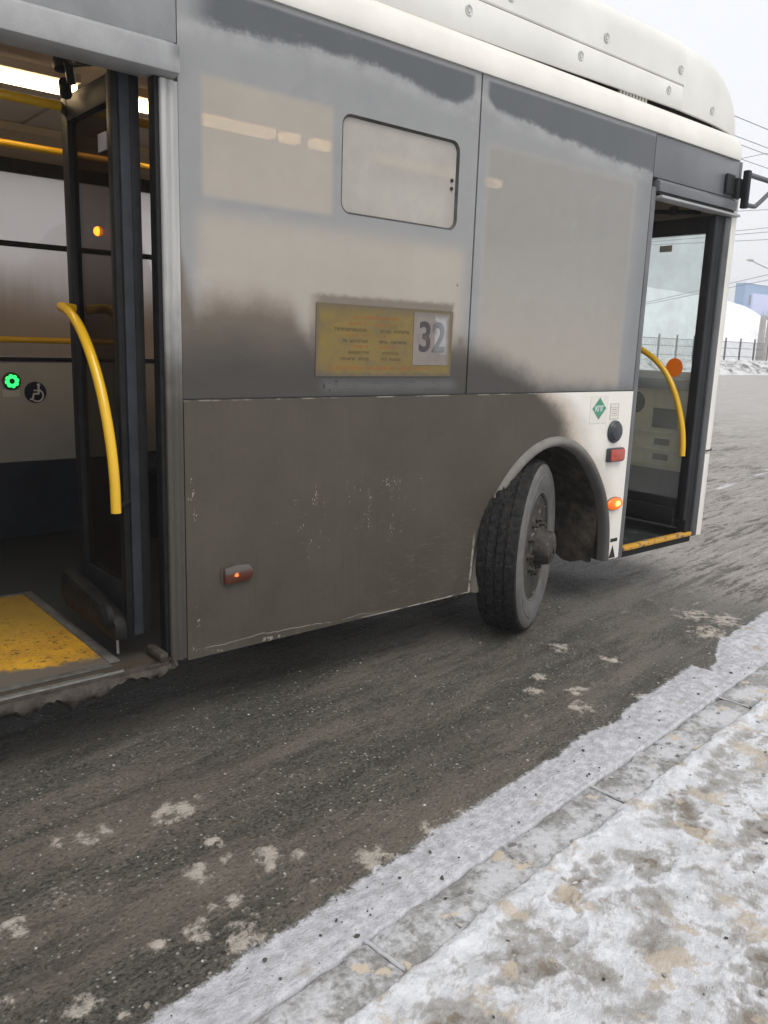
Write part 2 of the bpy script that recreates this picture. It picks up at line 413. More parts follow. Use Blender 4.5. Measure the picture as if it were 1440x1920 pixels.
def mat_rim():
    g = G('rusty_dirty_rim'); n = g.noise(22, 5, 0.65)
    c = g.mix(g.sm(0.3, 0.7, n), (0.018, 0.016, 0.014), (0.060, 0.053, 0.046))
    c = g.mix(g.sm(0.62, 0.68, g.noise(30, 3)) * 0.7, c, (0.22, 0.21, 0.19))
    return g.done(g.bsdf(c, 0.6, 0.4, normal=g.bump(n, 0.4, 0.006)))
def mat_liner():
    g = G('muddy_arch_liner'); n = g.noise(12, 5, 0.65); r = g.noise(1.0, 3, 0.5, g.vec(g.x * 30, g.y * 3, g.z * 4))
    c = g.mix(g.sm(0.35, 0.7, n), (0.030, 0.026, 0.022), (0.105, 0.086, 0.067))
    c = g.mix(g.sm(0.5, 0.7, r) * 0.5, c, (0.075, 0.052, 0.040))
    return g.done(g.bsdf(c, 0.75, 0.3, normal=g.bump(n * 2 + r, 0.5, 0.01)))

def mat_glass(name, tint, keep, rough=0.03, spec=0.5, film=(0.3, 0.3, 0.3), film_amt=0.05):
    """clear pane: see-through share, a mirror coat and a thin film of dust"""
    g = G(name)
    tr = g.node('ShaderNodeBsdfTransparent', Color=tint).outputs[0]
    gl = g.node('ShaderNodeBsdfGlossy', Color=(1, 1, 1), Roughness=rough).outputs[0]
    fr = g.node('ShaderNodeFresnel', IOR=1.45).outputs[0]
    df = g.node('ShaderNodeBsdfDiffuse', Color=film).outputs[0]
    tl = g.node('ShaderNodeBsdfTranslucent', Color=film).outputs[0]
    n = g.sm(0.25, 0.75, g.noise(3.0, 5, 0.6))
    dd = g.mixsh(0.5, df, tl)
    base = g.mixsh(n * film_amt + film_amt * 0.5, tr, dd)
    return g.done(g.mixsh(S(g, fr) * keep, base, gl))

def mat_farwin():
    g = G('mud_sprayed_far_window'); x, z = g.x, g.z
    n = g.noise(2.0, 4, 0.6); v = g.noise(1.0, 4, 0.6, g.vec(x * 26, 0.0, z * 1.6))
    dirt = g.sm(2.05, 1.55, z + (n - 0.5) * 0.25)
    c = g.mix(dirt, (0.72, 0.68, 0.67), (0.37, 0.30, 0.24))
    c = g.mix(g.sm(0.4, 0.7, v) * 0.3 * dirt, c, (0.30, 0.24, 0.19))
    tl = g.node('ShaderNodeBsdfTranslucent', Color=c).outputs[0]
    df = g.node('ShaderNodeBsdfDiffuse', Color=c).outputs[0]
    tr = g.node('ShaderNodeBsdfTransparent', Color=(1, 1, 1)).outputs[0]
    sh = g.mixsh(0.25, tl, df)
    return g.done(g.mixsh(g.mix(dirt, (0.35,) * 3, (0.06,) * 3), sh, tr))

def emis(name, c, e, base=None):
    g = G(name)
    return g.done(g.bsdf(base or c, 0.3, 0.5, emit=c, estr=e))

def mat_lamp(name, c_on, e, lo, cx, cz, rx, rz, on=1.0):
    """coloured lens with a small lit bulb seen through it"""
    g = G(name)
    r = g.m('SQRT', g.m('POWER', (g.x - cx) / rx, 2.0) + g.m('POWER', (g.z - cz) / rz, 2.0))
    f = g.sm(1.0, 0.0, r)
    c = g.mix(g.noise(40, 3), lo, tuple(v * 0.8 for v in lo))
    return g.done(g.bsdf(c, 0.25, 0.5, emit=g.mix(f, lo, c_on), estr=f * f * e + on))

# ------------------------------------------------------------------ mesh helpers
class MB:
    def __init__(s): s.v, s.f = [], []
    def add(s, vs_, fs):
        o = len(s.v); s.v += [tuple(v) for v in vs_]; s.f += [tuple(i + o for i in f) for f in fs]; return s
    def box(s, x0, x1, y0, y1, z0, z1):
        v = [(x, y, z) for x in (x0, x1) for y in (y0, y1) for z in (z0, z1)]
        return s.add(v, [(0, 1, 3, 2), (4, 6, 7, 5), (0, 4, 5, 1), (2, 3, 7, 6), (0, 2, 6, 4), (1, 5, 7, 3)])
    def prism(s, poly, y0, y1, axis='y'):
        n = len(poly)
        def P(a, b, c): return (a, c, b) if axis == 'y' else ((c, a, b) if axis == 'x' else (a, b, c))
        v = [P(a, b, y0) for a, b in poly] + [P(a, b, y1) for a, b in poly]
        f = [tuple(range(n)), tuple(range(2 * n - 1, n - 1, -1))]
        f += [(i, i + n, (i + 1) % n + n, (i + 1) % n) for i in range(n)]
        return s.add(v, f)
    def tube(s, pts, r, seg=10, caps=True):
        pts = [Vector(p) for p in pts]; n = len(pts); o = len(s.v)
        t0 = (pts[1] - pts[0]).normalized()
        up = Vector((0, 0, 1)) if abs(t0.z) < 0.9 else Vector((1, 0, 0))
        a = t0.cross(up).normalized()
        for i, p in enumerate(pts):
            t = (pts[min(i + 1, n - 1)] - pts[max(i - 1, 0)]).normalized()
            a = (a - t * a.dot(t)).normalized(); b = t.cross(a)
            rr = r[i] if isinstance(r, (list, tuple)) else r
            for k in range(seg):
                q = 2 * math.pi * k / seg
                s.v.append(tuple(p + (a * math.cos(q) + b * math.sin(q)) * rr))
        for i in range(n - 1):
            for k in range(seg):
                k2 = (k + 1) % seg
                s.f.append((o + i * seg + k, o + i * seg + k2, o + (i + 1) * seg + k2, o + (i + 1) * seg + k))
        if caps:
            s.f.append(tuple(o + k for k in range(seg - 1, -1, -1)))
            s.f.append(tuple(o + (n - 1) * seg + k for k in range(seg)))
        return s
    def lathe(s, prof, org, ax, seg=32, up=(0, 0, 1)):
        """profile of (radius, distance along ax) turned about ax"""
        org, ax = Vector(org), Vector(ax).normalized()
        a = ax.cross(Vector(up)).normalized() if abs(ax.dot(Vector(up))) < 0.95 else ax.cross(Vector((1, 0, 0))).normalized()
        b = ax.cross(a); o = len(s.v); n = len(prof)
        for r, h in prof:
            for k in range(seg):
                q = 2 * math.pi * k / seg
                s.v.append(tuple(org + ax * h + (a * math.cos(q) + b * math.sin(q)) * max(r, 1e-5)))
        for i in range(n - 1):
            for k in range(seg):
                k2 = (k + 1) % seg
                s.f.append((o + i * seg + k, o + (i + 1) * seg + k, o + (i + 1) * seg + k2, o + i * seg + k2))
        if prof[0][0] > 1e-4: s.f.append(tuple(o + k for k in range(seg)))
        if prof[-1][0] > 1e-4: s.f.append(tuple(o + (n - 1) * seg + k for k in range(seg - 1, -1, -1)))
        return s
    def grid(s, P):
        """P: list of rows of points"""
        o = len(s.v); nr, nc = len(P), len(P[0])
        for r in P: s.v += [tuple(p) for p in r]
        for i in range(nr - 1):
            for j in range(nc - 1):
                s.f.append((o + i * nc + j, o + i * nc + j + 1, o + (i + 1) * nc + j + 1, o + (i + 1) * nc + j))
        return s
    def mesh(s, name, m, bevel=0.0, angle=35, segs=2):
        me = bpy.data.meshes.new(name)
        me.from_pydata(s.v, [], s.f)
        bm = bmesh.new(); bm.from_mesh(me)
        bmesh.ops.recalc_face_normals(bm, faces=bm.faces)
        if bevel:
            es = [e for e in bm.edges if len(e.link_faces) == 2 and e.calc_face_angle(0) > math.radians(30)]
            bmesh.ops.bevel(bm, geom=es, offset=bevel, segments=segs, profile=0.5, affect='EDGES', clamp_overlap=True)
        bm.to_mesh(me); bm.free()
        if m: me.materials.append(m)
        me.polygons.foreach_set('use_smooth', [True] * len(me.polygons))
        me.set_sharp_from_angle(angle=math.radians(angle))
        return me
    def build(s, name, m, parent=None, bevel=0.0, kind=None, angle=35, segs=2, label=None):
        return link(name, s.mesh(name, m, bevel, angle, segs), parent, kind, label)

ORG = {}
def link(name, me, parent=None, kind=None, label=None, loc=None):
    o = bpy.data.objects.new(name, me); col.objects.link(o)
    if parent:
        o.parent = parent
        o.matrix_parent_inverse = Matrix.Translation(-ORG.get(parent.name, Vector((0, 0, 0))))
    if loc: o.location = loc
    if kind: o['kind'] = kind
    if label: o['label'] = label
    return o
def thing(name, label, cat, loc, group=None):
    o = bpy.data.objects.new(name, None); col.objects.link(o)
    o.location = loc; ORG[o.name] = Vector(loc); o.empty_display_size = 0.2
    o['label'] = label; o['category'] = cat
    if group: o['group'] = group
    return o
def tag(o, label, cat, group=None):
    o['label'] = label; o['category'] = cat
    if group: o['group'] = group
    return o

def spline(pts, n):
    """Catmull-Rom through pts"""
    P = np.array(pts, float); P = np.vstack([2 * P[0] - P[1], P, 2 * P[-1] - P[-2]]); out = []
    k = len(P) - 3
    for t in np.linspace(0, k - 1e-9, n):
        i = int(t); u = t - i; a, b, c, d_ = P[i:i + 4]
        out.append(tuple(0.5 * ((2 * b) + (-a + c) * u + (2 * a - 5 * b + 4 * c - d_) * u * u + (-a + 3 * b - 3 * c + d_) * u ** 3)))
    return out

def rrect(x0, x1, z0, z1, r, n=6):
    p = []
    for cx, cz, a0 in ((x1 - r, z1 - r, 0), (x0 + r, z1 - r, 90), (x0 + r, z0 + r, 180), (x1 - r, z0 + r, 270)):
        for k in range(n + 1):
            a = math.radians(a0 + 90 * k / n); p.append((cx + r * math.cos(a), cz + r * math.sin(a)))
    return p

# ------------------------------------------------------------------ noise fields for the ground
def _grad(ix, iy, seed):
    h = (ix.astype(np.int64) * 374761393 + iy.astype(np.int64) * 668265263 + seed * 974711) & 0x7fffffff
    h = ((h ^ (h >> 13)) * 1274126177) & 0x7fffffff
    h = h ^ (h >> 16)
    a = (h & 0xffff) / 65536.0 * 2 * np.pi
    return np.cos(a), np.sin(a)
def pn(x, y, seed=0):
    x0 = np.floor(x); y0 = np.floor(y); fx = x - x0; fy = y - y0
    u = fx * fx * fx * (fx * (fx * 6 - 15) + 10); v = fy * fy * fy * (fy * (fy * 6 - 15) + 10)
    r = []
    for dx in (0, 1):
        for dy in (0, 1):
            gx, gy = _grad(x0 + dx, y0 + dy, seed); r.append(gx * (fx - dx) + gy * (fy - dy))
    a = r[0] + (r[2] - r[0]) * u; b = r[1] + (r[3] - r[1]) * u
    return (a + (b - a) * v) * 1.5
def fbm(x, y, oct=4, seed=0, gain=0.5):
    s = np.zeros_like(x); a = 1.0; f = 1.0; t = 0
    for i in range(oct):
        s += a * pn(x * f + 17.3 * i, y * f - 9.1 * i, seed + i); t += a; a *= gain; f *= 2.03
    return s / t
def sst(a, b, x):
    t = np.clip((x - a) / (b - a), 0, 1); return t * t * (3 - 2 * t)
def axis_pts(segments):
    """segments: list of (start, stop, step)"""
    out = []
    for a, b, s_ in segments: out += list(np.arange(a, b - s_ * 0.3, s_))
    out.append(segments[-1][1]); return np.array(out)
def sheet(name, xs, ys, zf, m, attrs, kind='structure', label=None, shear=None):
    X, Y = np.meshgrid(xs, ys, indexing='xy')
    if shear: Y = Y + shear(X)
    Z, A = zf(X, Y)
    nx, ny = len(xs), len(ys)
    me = bpy.data.meshes.new(name)
    co = np.stack([X.ravel(), Y.ravel(), Z.ravel()], 1).astype(np.float32)
    i = np.arange(nx * ny).reshape(ny, nx)
    q = np.stack([i[:-1, :-1].ravel(), i[:-1, 1:].ravel(), i[1:, 1:].ravel(), i[1:, :-1].ravel()], 1).astype(np.int32)
    me.vertices.add(len(co)); me.vertices.foreach_set('co', co.ravel())
    me.loops.add(q.size); me.loops.foreach_set('vertex_index', q.ravel())
    me.polygons.add(len(q)); me.polygons.foreach_set('loop_start', np.arange(0, q.size, 4, dtype=np.int32))
    me.polygons.foreach_set('use_smooth', np.ones(len(q), dtype=bool))
    me.update(calc_edges=True)
    for k in attrs:
        a = me.attributes.new(k, 'FLOAT', 'POINT'); a.data.foreach_set('value', A[k].ravel().astype(np.float32))
    me.materials.append(m)
    return link(name, me, None, kind, label)

# kerb line: the road edge of the kerb stones
KX, KY, KS = 0.832, -1.401, 0.1008
def kerb_d(x, y):
    """signed distance from the kerb's road edge, positive towards the road"""
    return (y - KY - KS * (x - KX)) / math.sqrt(1 + KS * KS)
KL = math.sqrt(1 + KS * KS)
KU = Vector((1 / KL, KS / KL, 0)); KN = Vector((-KS / KL, 1 / KL, 0))
KERB_W = 0.165
KERB_H = 0.013

# ------------------------------------------------------------------ ground materials
def mat_road():
    g = G('wet_slushy_asphalt')
    snow = g.attr('snow'); ridge = g.attr('ridge'); tan = g.attr('tan')
    ca, sa = math.cos(0.10), math.sin(0.10)
    u = g.x * ca + g.y * sa; v = g.y * ca - g.x * sa
    n1 = g.noise(1.6, 5, 0.6); n2 = g.noise(1.0, 4, 0.6, g.vec(u * 3, v * 22, 0.0)); n3 = g.noise(140, 4, 0.7)
    n4 = g.noise(18, 4, 0.65)
    gr = g.noise(88, 5, 0.72, g.vec(u * 0.8, v, 0.0)); gr2 = g.noise(34, 5, 0.70, g.vec(u * 0.7, v, 0.0)); w1 = g.noise(2.6, 5, 0.65, g.vec(u * 0.30, v * 1.2, 0.0))
    wet = g.sm(0.42, 0.60, w1 + (gr2 - 0.5) * 0.45)
    slush = g.mix(g.sm(0.35, 0.65, n1), (0.112, 0.099, 0.080), (0.150, 0.133, 0.109))
    gran = g.mix(g.sm(0.3, 0.7, n4), (0.058, 0.056, 0.045), (0.094, 0.090, 0.073))
    c = g.mix(wet, slush, gran)
    c = g.mix(g.sm(0.50, 0.64, gr) * 0.62, c, (0.150, 0.133, 0.108))
    c = g.mix(g.sm(0.49, 0.38, gr) * (wet * 0.45 + 0.5), c, (0.014, 0.0135, 0.011))
    c = g.mix(g.sm(0.60, 0.67, gr) * g.sm(0.46, 0.58, gr2) * 0.85, c, (0.36, 0.345, 0.305))
    c = g.mix(g.sm(0.40, 0.28, gr2) * wet * 0.8, c, (0.016, 0.016, 0.014))
    c = g.mix(g.sm(0.36, 0.20, ridge + (gr2 - 0.5) * 1.1) * 0.32, c, (0.018, 0.017, 0.015))
    c = g.mix(g.sm(0.72, 0.92, ridge + (gr - 0.5) * 0.9) * 0.14, c, (0.165, 0.148, 0.125))
    # chips of stone and salt in the asphalt
    vd = g.vor(62); vc = g.sep(g.vor(62, color=True))[0]
    vd2 = g.vor(38); vc2 = g.sep(g.vor(38, color=True))[0]
    sp = g.mxx(g.sm(0.36, 0.22, vd) * g.sm(0.86, 0.90, vc), g.sm(0.19, 0.12, vd2) * g.sm(0.84, 0.88, vc2)) * (wet * 0.6 + 0.4)
    fade = g.sm(7.0, 3.5, g.x)
    c = g.mix(sp * 0.75 * fade, c, (0.42, 0.41, 0.37))
    # pressed slush on the far lane, cut by thin wet grooves
    far = g.sm(4.3, 5.8, g.x + (n1 - 0.5) * 1.6 + (gr2 - 0.5) * 0.8)
    q1 = g.noise(1.0, 6, 0.62, g.vec(u * 2.2, v * 17, 0.0)); q2 = g.noise(1.0, 6, 0.72, g.vec(u * 13.0, v * 46, 2.0)); q3 = g.noise(1.0, 3, 0.5, g.vec(u * 0.5, v * 2.2, 5.0))
    rg = 0.46 + (q1 - 0.5) * 1.5 + (q2 - 0.5) * 0.9 + (q3 - 0.5) * 0.7 + (gr - 0.5) * 0.35 + (ridge - 0.5) * 0.25
    sl = g.mix(g.sm(0.24, 0.46, rg), (0.062, 0.054, 0.047), (0.30, 0.275, 0.248))
    sl = g.mix(g.sm(0.52, 0.80, rg) * 0.6, sl, (0.44, 0.42, 0.395))
    sl = g.mix(g.sm(0.40, 0.65, w1) * 0.35, sl, (0.225, 0.20, 0.172))
    sl = g.mix(g.sm(0.50, 0.36, gr) * 0.55, sl, (0.050, 0.044, 0.038))
    sl = g.mix(g.sm(0.56, 0.68, gr) * 0.5, sl, (0.36, 0.34, 0.315))
    sl = g.mix(g.sm(10, 24, g.x) * 0.8, sl, (0.36, 0.34, 0.318))
    c = g.mix(far, c, sl)
    sn = g.mix(g.sm(0.3, 0.7, g.noise(30, 4, 0.65)), (0.40, 0.405, 0.43), (0.65, 0.66, 0.705))
    sn = g.mix(tan, sn, g.mix(g.noise(22, 4), (0.33, 0.285, 0.235), (0.50, 0.455, 0.395)))
    e = snow + (g.noise(80, 5, 0.75) - 0.5) * 0.9 + (n4 - 0.5) * 0.55
    f = g.sm(0.36, 0.66, e)
    f = f * g.inv(g.sm(0.56, 0.70, g.noise(60, 4, 0.7)) * 0.5)
    c = g.mix(f, c, sn)
    h = gr * 2.2 + gr2 * 1.6 + far * rg * 1.6 + sp * 0.5 + f * 0.4
    rough = g.mix(f, g.mix(g.sm(0.35, 0.65, n1), (0.42,) * 3, (0.58,) * 3), (0.8,) * 3)
    return g.done(g.bsdf(c, rough, 0.35, normal=g.bump(h, 0.75, 0.008)))

def mat_pavement():
    g = G('trodden_snow_and_ice')
    dirt = g.attr('dirt'); tan = g.attr('tan')
    n1 = g.noise(75, 5, 0.75); n2 = g.noise(14, 6, 0.7); n3 = g.noise(240, 3, 0.7)
    st = g.noise(48, 6, 0.78, g.vec(g.x * 0.8 + g.y * 0.6, g.y * 1.9 - g.x * 1.2, 0.0))
    snow = g.mix(g.sm(0.3, 0.7, n2), (0.53, 0.54, 0.565), (0.76, 0.775, 0.815))
    grey = g.mix(g.sm(0.3, 0.7, st), (0.24, 0.23, 0.215), (0.47, 0.46, 0.45))
    f = g.sm(0.30, 0.66, dirt + (st - 0.5) * 1.25 + (n2 - 0.5) * 0.6)
    c = g.mix(f, snow, grey)
    dk = g.sm(0.74, 0.98, dirt + (st - 0.5) * 1.1 + (n2 - 0.5) * 0.5)
    c = g.mix(dk * 0.8, c, g.mix(n2, (0.125, 0.100, 0.074), (0.235, 0.190, 0.143)))
    t = g.sm(0.46, 0.60, tan + (n1 - 0.5) * 0.7)
    c = g.mix(t * 0.75, c, g.mix(n2, (0.42, 0.345, 0.26), (0.62, 0.545, 0.445)))
    c = g.mix(g.sm(0.62, 0.70, n3) * 0.3, c, (0.25, 0.235, 0.215))
    rough = g.mix(f, (0.75,) * 3, (0.45,) * 3)
    return g.done(g.bsdf(c, rough, 0.3, normal=g.bump(n1 * 1.4 + st * 1.2 + n3 * 0.6, 0.8, 0.006)))

def mat_kerb():
    g = G('icy_concrete_kerb')
    n1 = g.noise(50, 5, 0.7); n2 = g.noise(6, 4, 0.65); n3 = g.noise(11, 4, 0.6)
    c = g.mix(g.sm(0.3, 0.7, n1), (0.175, 0.172, 0.165), (0.30, 0.295, 0.285))
    c = g.mix(g.sm(0.40, 0.62, n2 + (n1 - 0.5) * 0.35), c, g.mix(n1, (0.40, 0.405, 0.42), (0.56, 0.57, 0.60)))
    c = g.mix(g.sm(0.60, 0.66, n3 + (n1 - 0.5) * 0.15), c, (0.50, 0.43, 0.345))
    c = g.mix(g.sm(0.38, 0.30, n3 + (n1 - 0.5) * 0.2) * 0.8, c, (0.095, 0.085, 0.073))
    return g.done(g.bsdf(c, 0.5, 0.35, normal=g.bump(n1 * 1.5 + n2, 0.6, 0.006)))

# ================================================================== GROUND
PATCH = [(1.079, -0.51, 0.105, 0.068), (0.815, -0.478, 0.066, 0.052), (0.721, -0.441, 0.029, 0.04), (0.992, -0.844, 0.054, 0.061), (1.194, -0.903, 0.057, 0.064), (1.279, -0.95, 0.033, 0.026), (1.459, -1.105, 0.074, 0.089), (1.717, -1.107, 0.061, 0.059), (0.774, -1.045, 0.034, 0.029), (0.968, -1.159, 0.07, 0.077), (0.889, -1.059, 0.056, 0.05), (2.826, -0.586, 0.045, 0.059), (2.989, -0.703, 0.063, 0.055), (3.445, -0.56, 0.05, 0.067), (4.257, -0.652, 0.126, 0.113), (2.863, -0.827, 0.067, 0.077), (4.484, -0.441, 0.135, 0.127), (4.555, -0.607, 0.166, 0.104), (2.978, -0.492, 0.065, 0.052), (0.5, -0.746, 0.042, 0.032), (0.547, -1.12, 0.043, 0.04), (0.619, -1.196, 0.025, 0.022), (3.38, -0.305, 0.087, 0.063), (1.02, -1.013, 0.045, 0.033), (1.105, -0.733, 0.033, 0.055), (0.962, -0.997, 0.026, 0.026), (3.198, -0.947, 0.075, 0.06), (0.505, -0.776, 0.034, 0.042)]

def road_z(X, Y):
    ca, sa = math.cos(0.10), math.sin(0.10)
    U = X * ca + Y * sa; V = Y * ca - X * sa + 0.02 * pn(X * 0.5, Y * 0.5, 91)
    near = ((X > -3) & (X < 14) & (Y < 8))
    Z = np.zeros_like(X)
    base = fbm(X * 3, Y * 3, 3, 1) * 0.004 + fbm(X * 25, Y * 25, 3, 2) * 0.0022
    r = fbm(U * 1.3, V * 16, 4, 5, 0.6)
    r2 = fbm(U * 9.0, V * 34, 4, 8, 0.65)
    far = sst(4.2, 6.5, X + 0.8 * pn(X * 0.6, Y * 0.8, 44))
    amp = 0.003 + 0.013 * far
    ridge = np.clip(0.52 + r * 0.95 + r2 * 0.62 + 0.2 * fbm(U * 0.8, V * 3, 3, 9), 0, 1)
    Z += base + (ridge - 0.5) * amp
    # snow banked along the kerb
    D = kerb_d(X, Y)
    wdt = np.clip(0.165 + 0.028 * (X - 0.65), 0.12, 0.26) + 0.012 * fbm(X * 4, Y * 4, 4, 12) + 0.008 * pn(X * 22, Y * 22, 13)
    wdt = np.where(X > 3.72 + 0.2 * (D - 0.1), wdt * (0.62 + 0.55 * sst(3.78, 4.2, X)) + 0.06 * fbm(X * 7, Y * 7, 3, 19), wdt)
    gap = np.exp(-(((X - 2.88) / 0.10) ** 2)) * 0.09 + np.exp(-(((X - 2.45) / 0.06) ** 2)) * 0.03
    wdt = wdt - gap * 0.35
    strip = sst(0.05, -0.05, D - wdt) * (D > -0.3)
    sn = strip.copy(); tan = np.zeros_like(X)
    Z += sst(0.0, 0.10, wdt - D) * strip * (0.011 + 0.004 * fbm(X * 9, Y * 9, 3, 15))
    rp = random.Random(77); pts_ = [(p, 0.80) for p in PATCH]
    for k in range(46):
        s_ = rp.uniform(-0.5, 4.6); n_ = 0.2 + 0.75 * rp.random() ** 2
        q_ = Vector((KX, KY, 0)) + KU * s_ + KN * n_; r_ = rp.uniform(0.015, 0.055)
        pts_.append(((q_.x, q_.y, r_ * rp.uniform(.8, 1.6), r_ * rp.uniform(.6, 1.1)), rp.uniform(0.42, 0.60)))
    for (px, py, rx, ry), bright in pts_:
        mk = (np.abs(X - px) < 3.5 * max(rx, ry)) & (np.abs(Y - py) < 3.5 * max(rx, ry))
        if not mk.any(): continue
        x_, y_ = X[mk], Y[mk]
        wx = (x_ - px) + 0.6 * rx * fbm(x_ * 10, y_ * 10, 3, 21); wy = (y_ - py) + 0.6 * ry * fbm(x_ * 10 + 5, y_ * 10, 3, 22)
        ang = 0.35
        a = (wx * math.cos(ang) + wy * math.sin(ang)) / (rx * 1.25); b = (-wx * math.sin(ang) + wy * math.cos(ang)) / (ry * 1.2)
        q = np.exp(-(a * a + b * b)) * (0.80 + 0.9 * fbm(x_ * 20, y_ * 20, 4, 23, 0.65))
        sn[mk] = np.maximum(sn[mk], q * bright); tan[mk] = np.maximum(tan[mk], sst(0.08, 0.3, q) * 0.9)
        Z[mk] += np.clip(q, 0, 1) * 0.008
    tan = np.where(strip > 0.4, sst(0.35, 0.7, fbm(X * 7, Y * 7, 3, 33)) * 0.9, tan)
    # broken white streak further along the lane
    st = np.exp(-((V - 0.95 - 0.09 * (X - 9)) / 0.16) ** 2) * sst(8.0, 9.5, X) * (0.55 + 0.8 * fbm(U * 1.5, V * 9, 3, 61))
    st2 = np.exp(-((V + 0.9) / 0.22) ** 2) * sst(5.2, 6.3, X) * (0.5 + 0.8 * fbm(U * 1.5, V * 9, 3, 62))
    st3 = np.exp(-((V + 1.35) / 0.18) ** 2) * sst(4.4, 5.2, X) * (0.6 + 0.9 * fbm(U * 2.5, V * 9, 3, 63))
    sn = np.maximum(sn, np.maximum(np.maximum(st, st2), st3) * 0.75)
    Z = np.where(near, Z, (ridge - 0.5) * 0.015)
    # drops just under the kerb stones so nothing of it shows through them
    Z = np.where(D < 0.006, Z - 0.06 * sst(0.003, -0.002, D), Z)
    return Z, {'snow': sn, 'ridge': ridge, 'tan': tan}

xs = axis_pts([(-8, -1, 0.5), (-1, 0.3, 0.05), (0.3, 4.6, 0.0075), (4.6, 7.5, 0.014), (7.5, 14, 0.05), (14, 30, 0.4), (30, 150, 5)])
ys = axis_pts([(-1.60, -1.46, 0.04), (-1.46, -1.36, 0.0035), (-1.36, 0.25, 0.0085), (0.25, 1.6, 0.012), (1.6, 4, 0.022), (4, 12, 0.3), (12, 28.4, 1.2)])
sheet('road', xs, ys, road_z, mat_road(), ('snow', 'ridge', 'tan'), shear=lambda X: KS * (np.clip(X, -9, 14) - KX))

def pave_z(X, Y):
    D = kerb_d(X, Y) + KERB_W - 0.012 - 0.02 * fbm(X * 8, Y * 8, 3, 81)
    wx = X + 0.05 * fbm(X * 4, Y * 4, 3, 70); wy = Y + 0.05 * fbm(X * 4 + 9, Y * 4, 3, 71)
    lump = fbm(wx * 7, wy * 7, 4, 72)
    small = fbm(wx * 22, wy * 22, 3, 73)
    low = fbm(wx * 2.1, wy * 2.1, 3, 74)
    Z = KERB_H + 0.002 + 0.0055 * lump + 0.0035 * small + 0.0018 * fbm(X * 60, Y * 60, 3, 77) + 0.005 * low
    dirt = 0.45 + 1.0 * fbm(wx * 5.5 + 3, wy * 6.2, 5, 75, 0.62) - 0.20 * lump + 0.30 * small
    tan = 0.28 + 0.95 * fbm(wx * 7.0 + 31, wy * 5.5, 4, 76, 0.6)
    rs = random.Random(11)
    prints = []
    for k in range(170):
        prints.append((rs.uniform(-0.6, 5.5), rs.uniform(-3.4, -1.25), rs.uniform(-0.6, 0.9) + (math.pi if rs.random() < .5 else 0), rs.uniform(0.6, 1.0)))
    for (px, py, an, s_) in prints:
        if kerb_d(px, py) > -0.22: continue
        a = (X - px) * math.cos(an) + (Y - py) * math.sin(an); b = -(X - px) * math.sin(an) + (Y - py) * math.cos(an)
        near = (np.abs(a) < 0.22) & (np.abs(b) < 0.16)
        if not near.any(): continue
        aa, bb = a[near] / (0.125 * s_), b[near] / (0.047 * s_)
        bb = bb + 0.9 * small[near] + 0.5 * lump[near]; aa = aa + 0.5 * lump[near] + 0.5 * small[near]
        arch_gap = 1.0 - 0.75 * np.exp(-((aa + 0.15) / 0.22) ** 2)
        rr = np.sqrt(aa * aa + bb * bb)
        dep = sst(1.25, 0.55, rr) * arch_gap; rim = np.exp(-((rr - 1.2) / 0.2) ** 2)
        tread = 0.0015 * np.sin(a[near] * 260)
        Z[near] += -0.0065 * dep + 0.0032 * rim + tread * dep
        dirt[near] += (0.30 * dep - 0.20 * rim) * s_ * (0.6 + 0.8 * ((px * 37) % 1))
        tan[near] += 0.16 * dep * (1 if s_ > 0.8 else -0.4)
    # a ridge of cleaner snow left where the slabs meet the kerb
    rd = np.exp(-((D + 0.035 + 0.012 * pn(X * 6, Y * 6, 80)) / 0.030) ** 2)
    Z += rd * 0.012 * (0.7 + 0.6 * small)
    dirt -= rd * 0.5
    Z = np.where(D > -0.01, Z - sst(-0.01, 0.02, D) * 0.04, Z)
    Z = np.where((Y < -4.5) | (X > 9) | (X < -3), KERB_H, Z)
    return Z, {'dirt': dirt, 'tan': tan}
xs = axis_pts([(-40, -3, 2), (-3, 0.4, 0.04), (0.4, 3.9, 0.0045), (3.9, 5.5, 0.012), (5.5, 9, 0.06), (9, 60, 2)])
ys = axis_pts([(-40, -5, 2), (-5, -2.35, 0.05), (-2.35, -1.0, 0.0045), (-1.0, -0.6, 0.03)])
def pave_sheet_z(X, Y): return pave_z(X, Y)
# the sheet follows the kerb: shear its rows along the kerb line
def sheet_along_kerb():
    X, V = np.meshgrid(xs, ys, indexing='xy')
    return X, V
YS_BACK = axis_pts([(-40, -4, 2), (-4, -1.15, 0.06), (-1.15, 0.012, 0.0045)])
def pave_sheet():
    X, V = np.meshgrid(xs, YS_BACK, indexing='xy')
    Y = KY + KS * (X - KX) - KERB_W * KL + 0.04 + V + np.clip(-V - 4, 0, 40) * 0
    Z, A = pave_z(X, Y)
    nx, ny = X.shape[1], X.shape[0]
    me = bpy.data.meshes.new('pavement')
    co = np.stack([X.ravel(), Y.ravel(), Z.ravel()], 1).astype(np.float32)
    i = np.arange(nx * ny).reshape(ny, nx)
    q = np.stack([i[:-1, :-1].ravel(), i[:-1, 1:].ravel(), i[1:, 1:].ravel(), i[1:, :-1].ravel()], 1).astype(np.int32)
    me.vertices.add(len(co)); me.vertices.foreach_set('co', co.ravel())
    me.loops.add(q.size); me.loops.foreach_set('vertex_index', q.ravel())
    me.polygons.add(len(q)); me.polygons.foreach_set('loop_start', np.arange(0, q.size, 4, dtype=np.int32))
    me.polygons.foreach_set('use_smooth', np.ones(len(q), dtype=bool))
    me.update(calc_edges=True)
    for k in ('dirt', 'tan'):
        a = me.attributes.new(k, 'FLOAT', 'POINT'); a.data.foreach_set('value', A[k].ravel().astype(np.float32))
    me.materials.append(mat_pavement())
    return link('pavement', me, None, 'structure')
